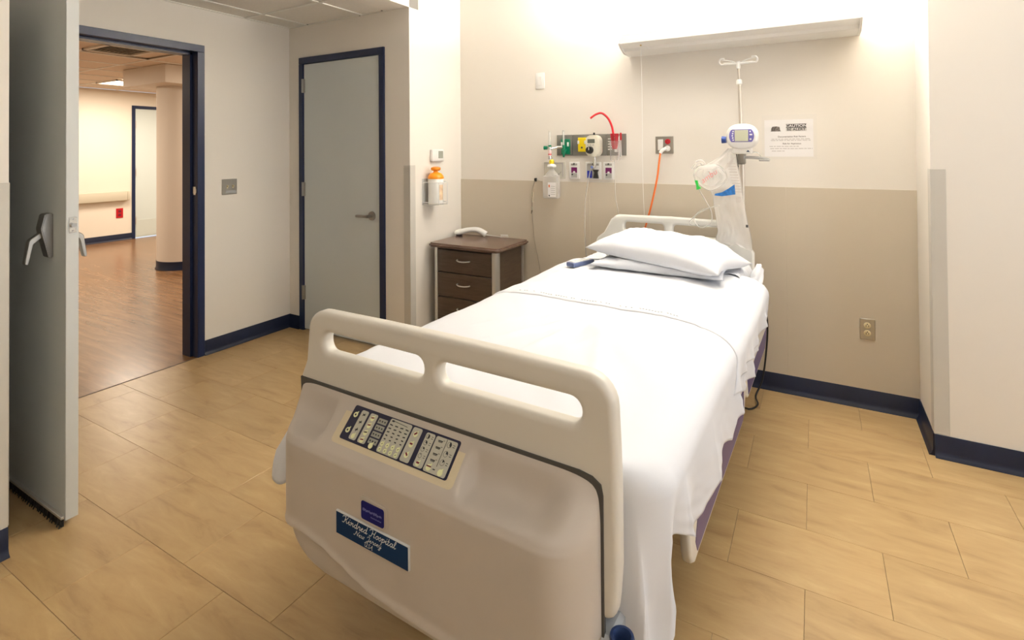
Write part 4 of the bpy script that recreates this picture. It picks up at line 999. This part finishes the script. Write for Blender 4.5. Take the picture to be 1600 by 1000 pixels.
# utility arm
ua = thing('utility_arm', 'grey swing arm clamped to the IV pole under the pump', 'bracket', BED, YAW)
G().tube([(PX+.02, PY-.02, 1.377), (PX+.08, PY-.02, 1.375), (PX+.15, PY-.02, 1.365)], .009, 8).box(PX+.1, PX+.155, PY-.05, PY+.01, 1.355, 1.366, .003, 1).obj('arm', mat('arm_grey', (.45, .44, .42), .4), ua)
G().tube([(PX+.03, PY-.03, 1.405), (PX+.09, PY-.03, 1.405), (PX+.11, PY-.03, 1.38)], .003, 6).obj('wire', CHROME, ua)
# feeding pump
pm = thing('feeding_pump', 'white rounded pump with purple face and screen on the IV pole', 'medical pump', BED, YAW)
PYF = PY-.10
def lens(cx, cz, rx, rz, p=2.6, n=40): return [(cx+rx*math.copysign(abs(math.cos(a))**(2/p), math.cos(a)), cz+rz*math.copysign(abs(math.sin(a))**(2/p), math.sin(a))) for a in [2*PI*k/n for k in range(n)]]
cxp, czp = .402, 1.497
g = G(); rings = []
for d, k in ((0, .80), (-.012, .95), (-.03, 1.0), (-.055, 1.0), (-.068, .95), (-.074, .86)):
    rings.append([g.bm.verts.new((x, PY-.03+d, z)) for x, z in lens(cxp, czp, .085*k, .074*k-.0, 2.5)])
for a, b in zip(rings, rings[1:]):
    for k in range(40): g.bm.faces.new((a[k], a[(k+1) % 40], b[(k+1) % 40], b[k]))
g.bm.faces.new(rings[0]); g.bm.faces.new(rings[-1][::-1]); bmesh.ops.recalc_face_normals(g.bm, faces=g.bm.faces[:])
g.obj('housing', WHITEP, pm, .9)
yf = PY-.03-.074
fp = G().prism([(x, max(czp-.031, min(czp+.041, z))) for x, z in lens(cxp, czp+.004, .066, .055, 2.2, 48)], yf-.003, yf+.002, 'y').obj('face_plate', PUMPP, pm)
G().box(cxp-.036, cxp+.036, yf-.005, yf-.002, czp-.027, czp+.037, .001, 1).obj('screen', SCREEN, fp)
for k in range(5): G().cyl((cxp-.048+.002*abs(k-2), yf-.005, czp+.030-.0125*k), (cxp-.048+.002*abs(k-2), yf-.002, czp+.030-.0125*k), .0042, seg=10).obj('key', WHITEP, fp)
for k, z in enumerate((.028, .010, -.016)): G().box(cxp+.043, cxp+.043+(.006, .014, .010)[k], yf-.005, yf-.002, czp+z-.004, czp+z+.004, .001, 1).obj('key', WHITEP, fp)
G().box(cxp-.055, cxp+.05, PY-.09, PY-.015, czp-.10, czp-.055, .012, 2).obj('lower_housing', WHITEP, pm)
G().prism([(cxp+.022, czp-.088), (cxp+.042, czp-.088), (cxp+.032, czp-.078)], PY-.093, PY-.089, 'y').obj('brand_mark', BLUE, pm)
G().cyl((.283, PY-.03, 1.481), (.308, PY-.03, 1.481), .021, .019, 12).obj('clamp_knob', BLUEK, pm)
G().cyl((.305, PY-.03, 1.481), (.34, PY-.03, 1.481), .007, seg=8).obj('clamp_screw', STEEL, pm)
G().tube([(.365, PY-.07, 1.41), (.372, PY-.06, 1.36), (.378, PY-.04, 1.28), (.39, PY-.02, 1.15)], .003, 6).obj('lead', DGREY, pm)
# hanging resuscitator bag in its plastic pouch
bgt = thing('plastic_pouch', 'long crumpled clear plastic pouch hanging from the IV pole', 'plastic bag', BED, YAW)
EDG = [(.868, .330, .455), (.885, .262, .455), (.91, .258, .455), (.95, .272, .448), (1.02, .262, .432), (1.08, .250, .420), (1.15, .240, .408), (1.20, .215, .398), (1.27, .175, .388), (1.33, .185, .372), (1.38, .27, .362), (1.43, .318, .345)]
def edge(z, i):
    for (a, *p), (b, *q) in zip(EDG, EDG[1:]):
        if z <= b: return p[i]+(q[i]-p[i])*(z-a)/(b-a)
    return EDG[-1][i+1]
g = G(); V2 = []
for s in (1, -1):
    def f(u, v, s=s):
        z = .868+(1.43-.868)*v; xl, xr = edge(z, 0), edge(z, 1); x = xl+(xr-xl)*u
        yb = 2.215+.085*ss(.95, 1.4, z)
        h = math.sin(PI*u)**.6*(.030*math.sin(PI*min(1, v*1.02+.02))**.5+.002)
        wrn = .010*wr(u*2.5+v*1.5, v*5, 1.6, 4)+.006*wr(u*9-v*2, v*5, 1.7, 9)
        tail = .012*math.sin(u*9+1)*ss(.2, 0, v)
        return Vector((x, yb-s*h*.9+wrn*math.sin(PI*u)+tail, z+.012*math.sin(u*5)*ss(.12, 0, v)))
    g.grid(f, 24, 60)
bmesh.ops.remove_doubles(g.bm, verts=g.bm.verts[:], dist=1e-4); g.obj('film', BAGM, bgt, 2.5)
t = text('ambu', .046, REDINK, bgt, (.235, 2.166, 1.268), (PI/2, -math.radians(38), 0), shear=.3, name='red_script', bold=-.0006, space=1.05)
g = G(); g.prism([(.258, 1.158), (.30, 1.155), (.372, 1.168), (.368, 1.225), (.335, 1.20), (.30, 1.178), (.262, 1.168)], 2.203, 2.2035, 'y'); g.obj('blue_print', BLUEINK, bgt)
g = G()
for k in range(11): g.box(-.022, .022, 2.215, 2.2153, 1.18+.016*k, 1.1835+.016*k, M=Matrix.Translation((.385-.0018*k*2.0, 0, 0)))
for k in range(4): g.box(.375, .40, 2.20, 2.2003, 1.125+.009*k, 1.128+.009*k)
for k in range(5): g.box(-.03, .03, 2.225, 2.2253, -.001, .0012, M=Matrix.Translation((.325+.006*k, 0, 1.318+.011*k)) @ Matrix.Rotation(-.7, 4, 'Y'))
g.obj('grey_print', GREYINK, bgt)['kind'] = 'stuff'
G().box(.425, .437, 2.20, 2.2004, .985, 1.0).obj('dark_print', INK, bgt)
mk = thing('resuscitator_mask', 'clear inflated mask with red script hanging in front of the IV pole', 'face mask', BED, YAW)
g = G()
for s in (1, -1):
    def f(u, v, s=s):
        a = u*2*PI; r = v
        p = Vector((.235+.092*r*math.cos(a)*(1+.08*math.cos(2*a+1)), 0, 1.268+.078*r*math.sin(a)*(1+.1*math.sin(a*3))))
        h = .040*math.sqrt(max(0, 1-r**2.4)); return Vector((p.x, 2.215-s*h+.012*wr(p.x*4, p.z*4, 5, 2), p.z+.02*(p.x-.235)))
    g.grid(f, 40, 14)
bmesh.ops.remove_doubles(g.bm, verts=g.bm.verts[:], dist=1e-4); g.obj('dome', MASKM, mk, 2.5)
G().tube([(.20, 2.21, 1.33), (.185, 2.205, 1.352), (.16, 2.2, 1.345)], .014, 10).tube([(.16, 2.2, 1.34), (.135, 2.2, 1.31)], .010, 8, 0).obj('neck', MASKM, mk)
gt = thing('oxygen_tubing', 'loose clear tubing with a green clip looping below the mask', 'tube', BED, YAW)
G().tube([(.165, 2.20, 1.33), (.150, 2.19, 1.30), (.155, 2.18, 1.25), (.170, 2.18, 1.205), (.215, 2.17, 1.13), (.245, 2.17, 1.07), (.25, 2.17, 1.02), (.225, 2.18, .985), (.185, 2.18, .97), (.15, 2.18, 1.0), (.155, 2.18, 1.04), (.195, 2.18, 1.075), (.23, 2.17, 1.085)], .0032, 7).tube([(.29, 2.17, 1.105), (.23, 2.17, 1.085), (.17, 2.18, 1.05), (.13, 2.18, 1.01), (.12, 2.19, .985), (.145, 2.2, .978), (.17, 2.2, .985)], .0032, 7).obj('hose', TUBEC, gt)
g = G(); g.prism([(.158, 1.245), (.172, 1.245), (.178, 1.215), (.192, 1.20), (.178, 1.192), (.168, 1.190), (.166, 1.215)], 2.160, 2.176, 'y'); g.obj('green_clip', GREENC, gt)
print('objects', len(bpy.data.objects))
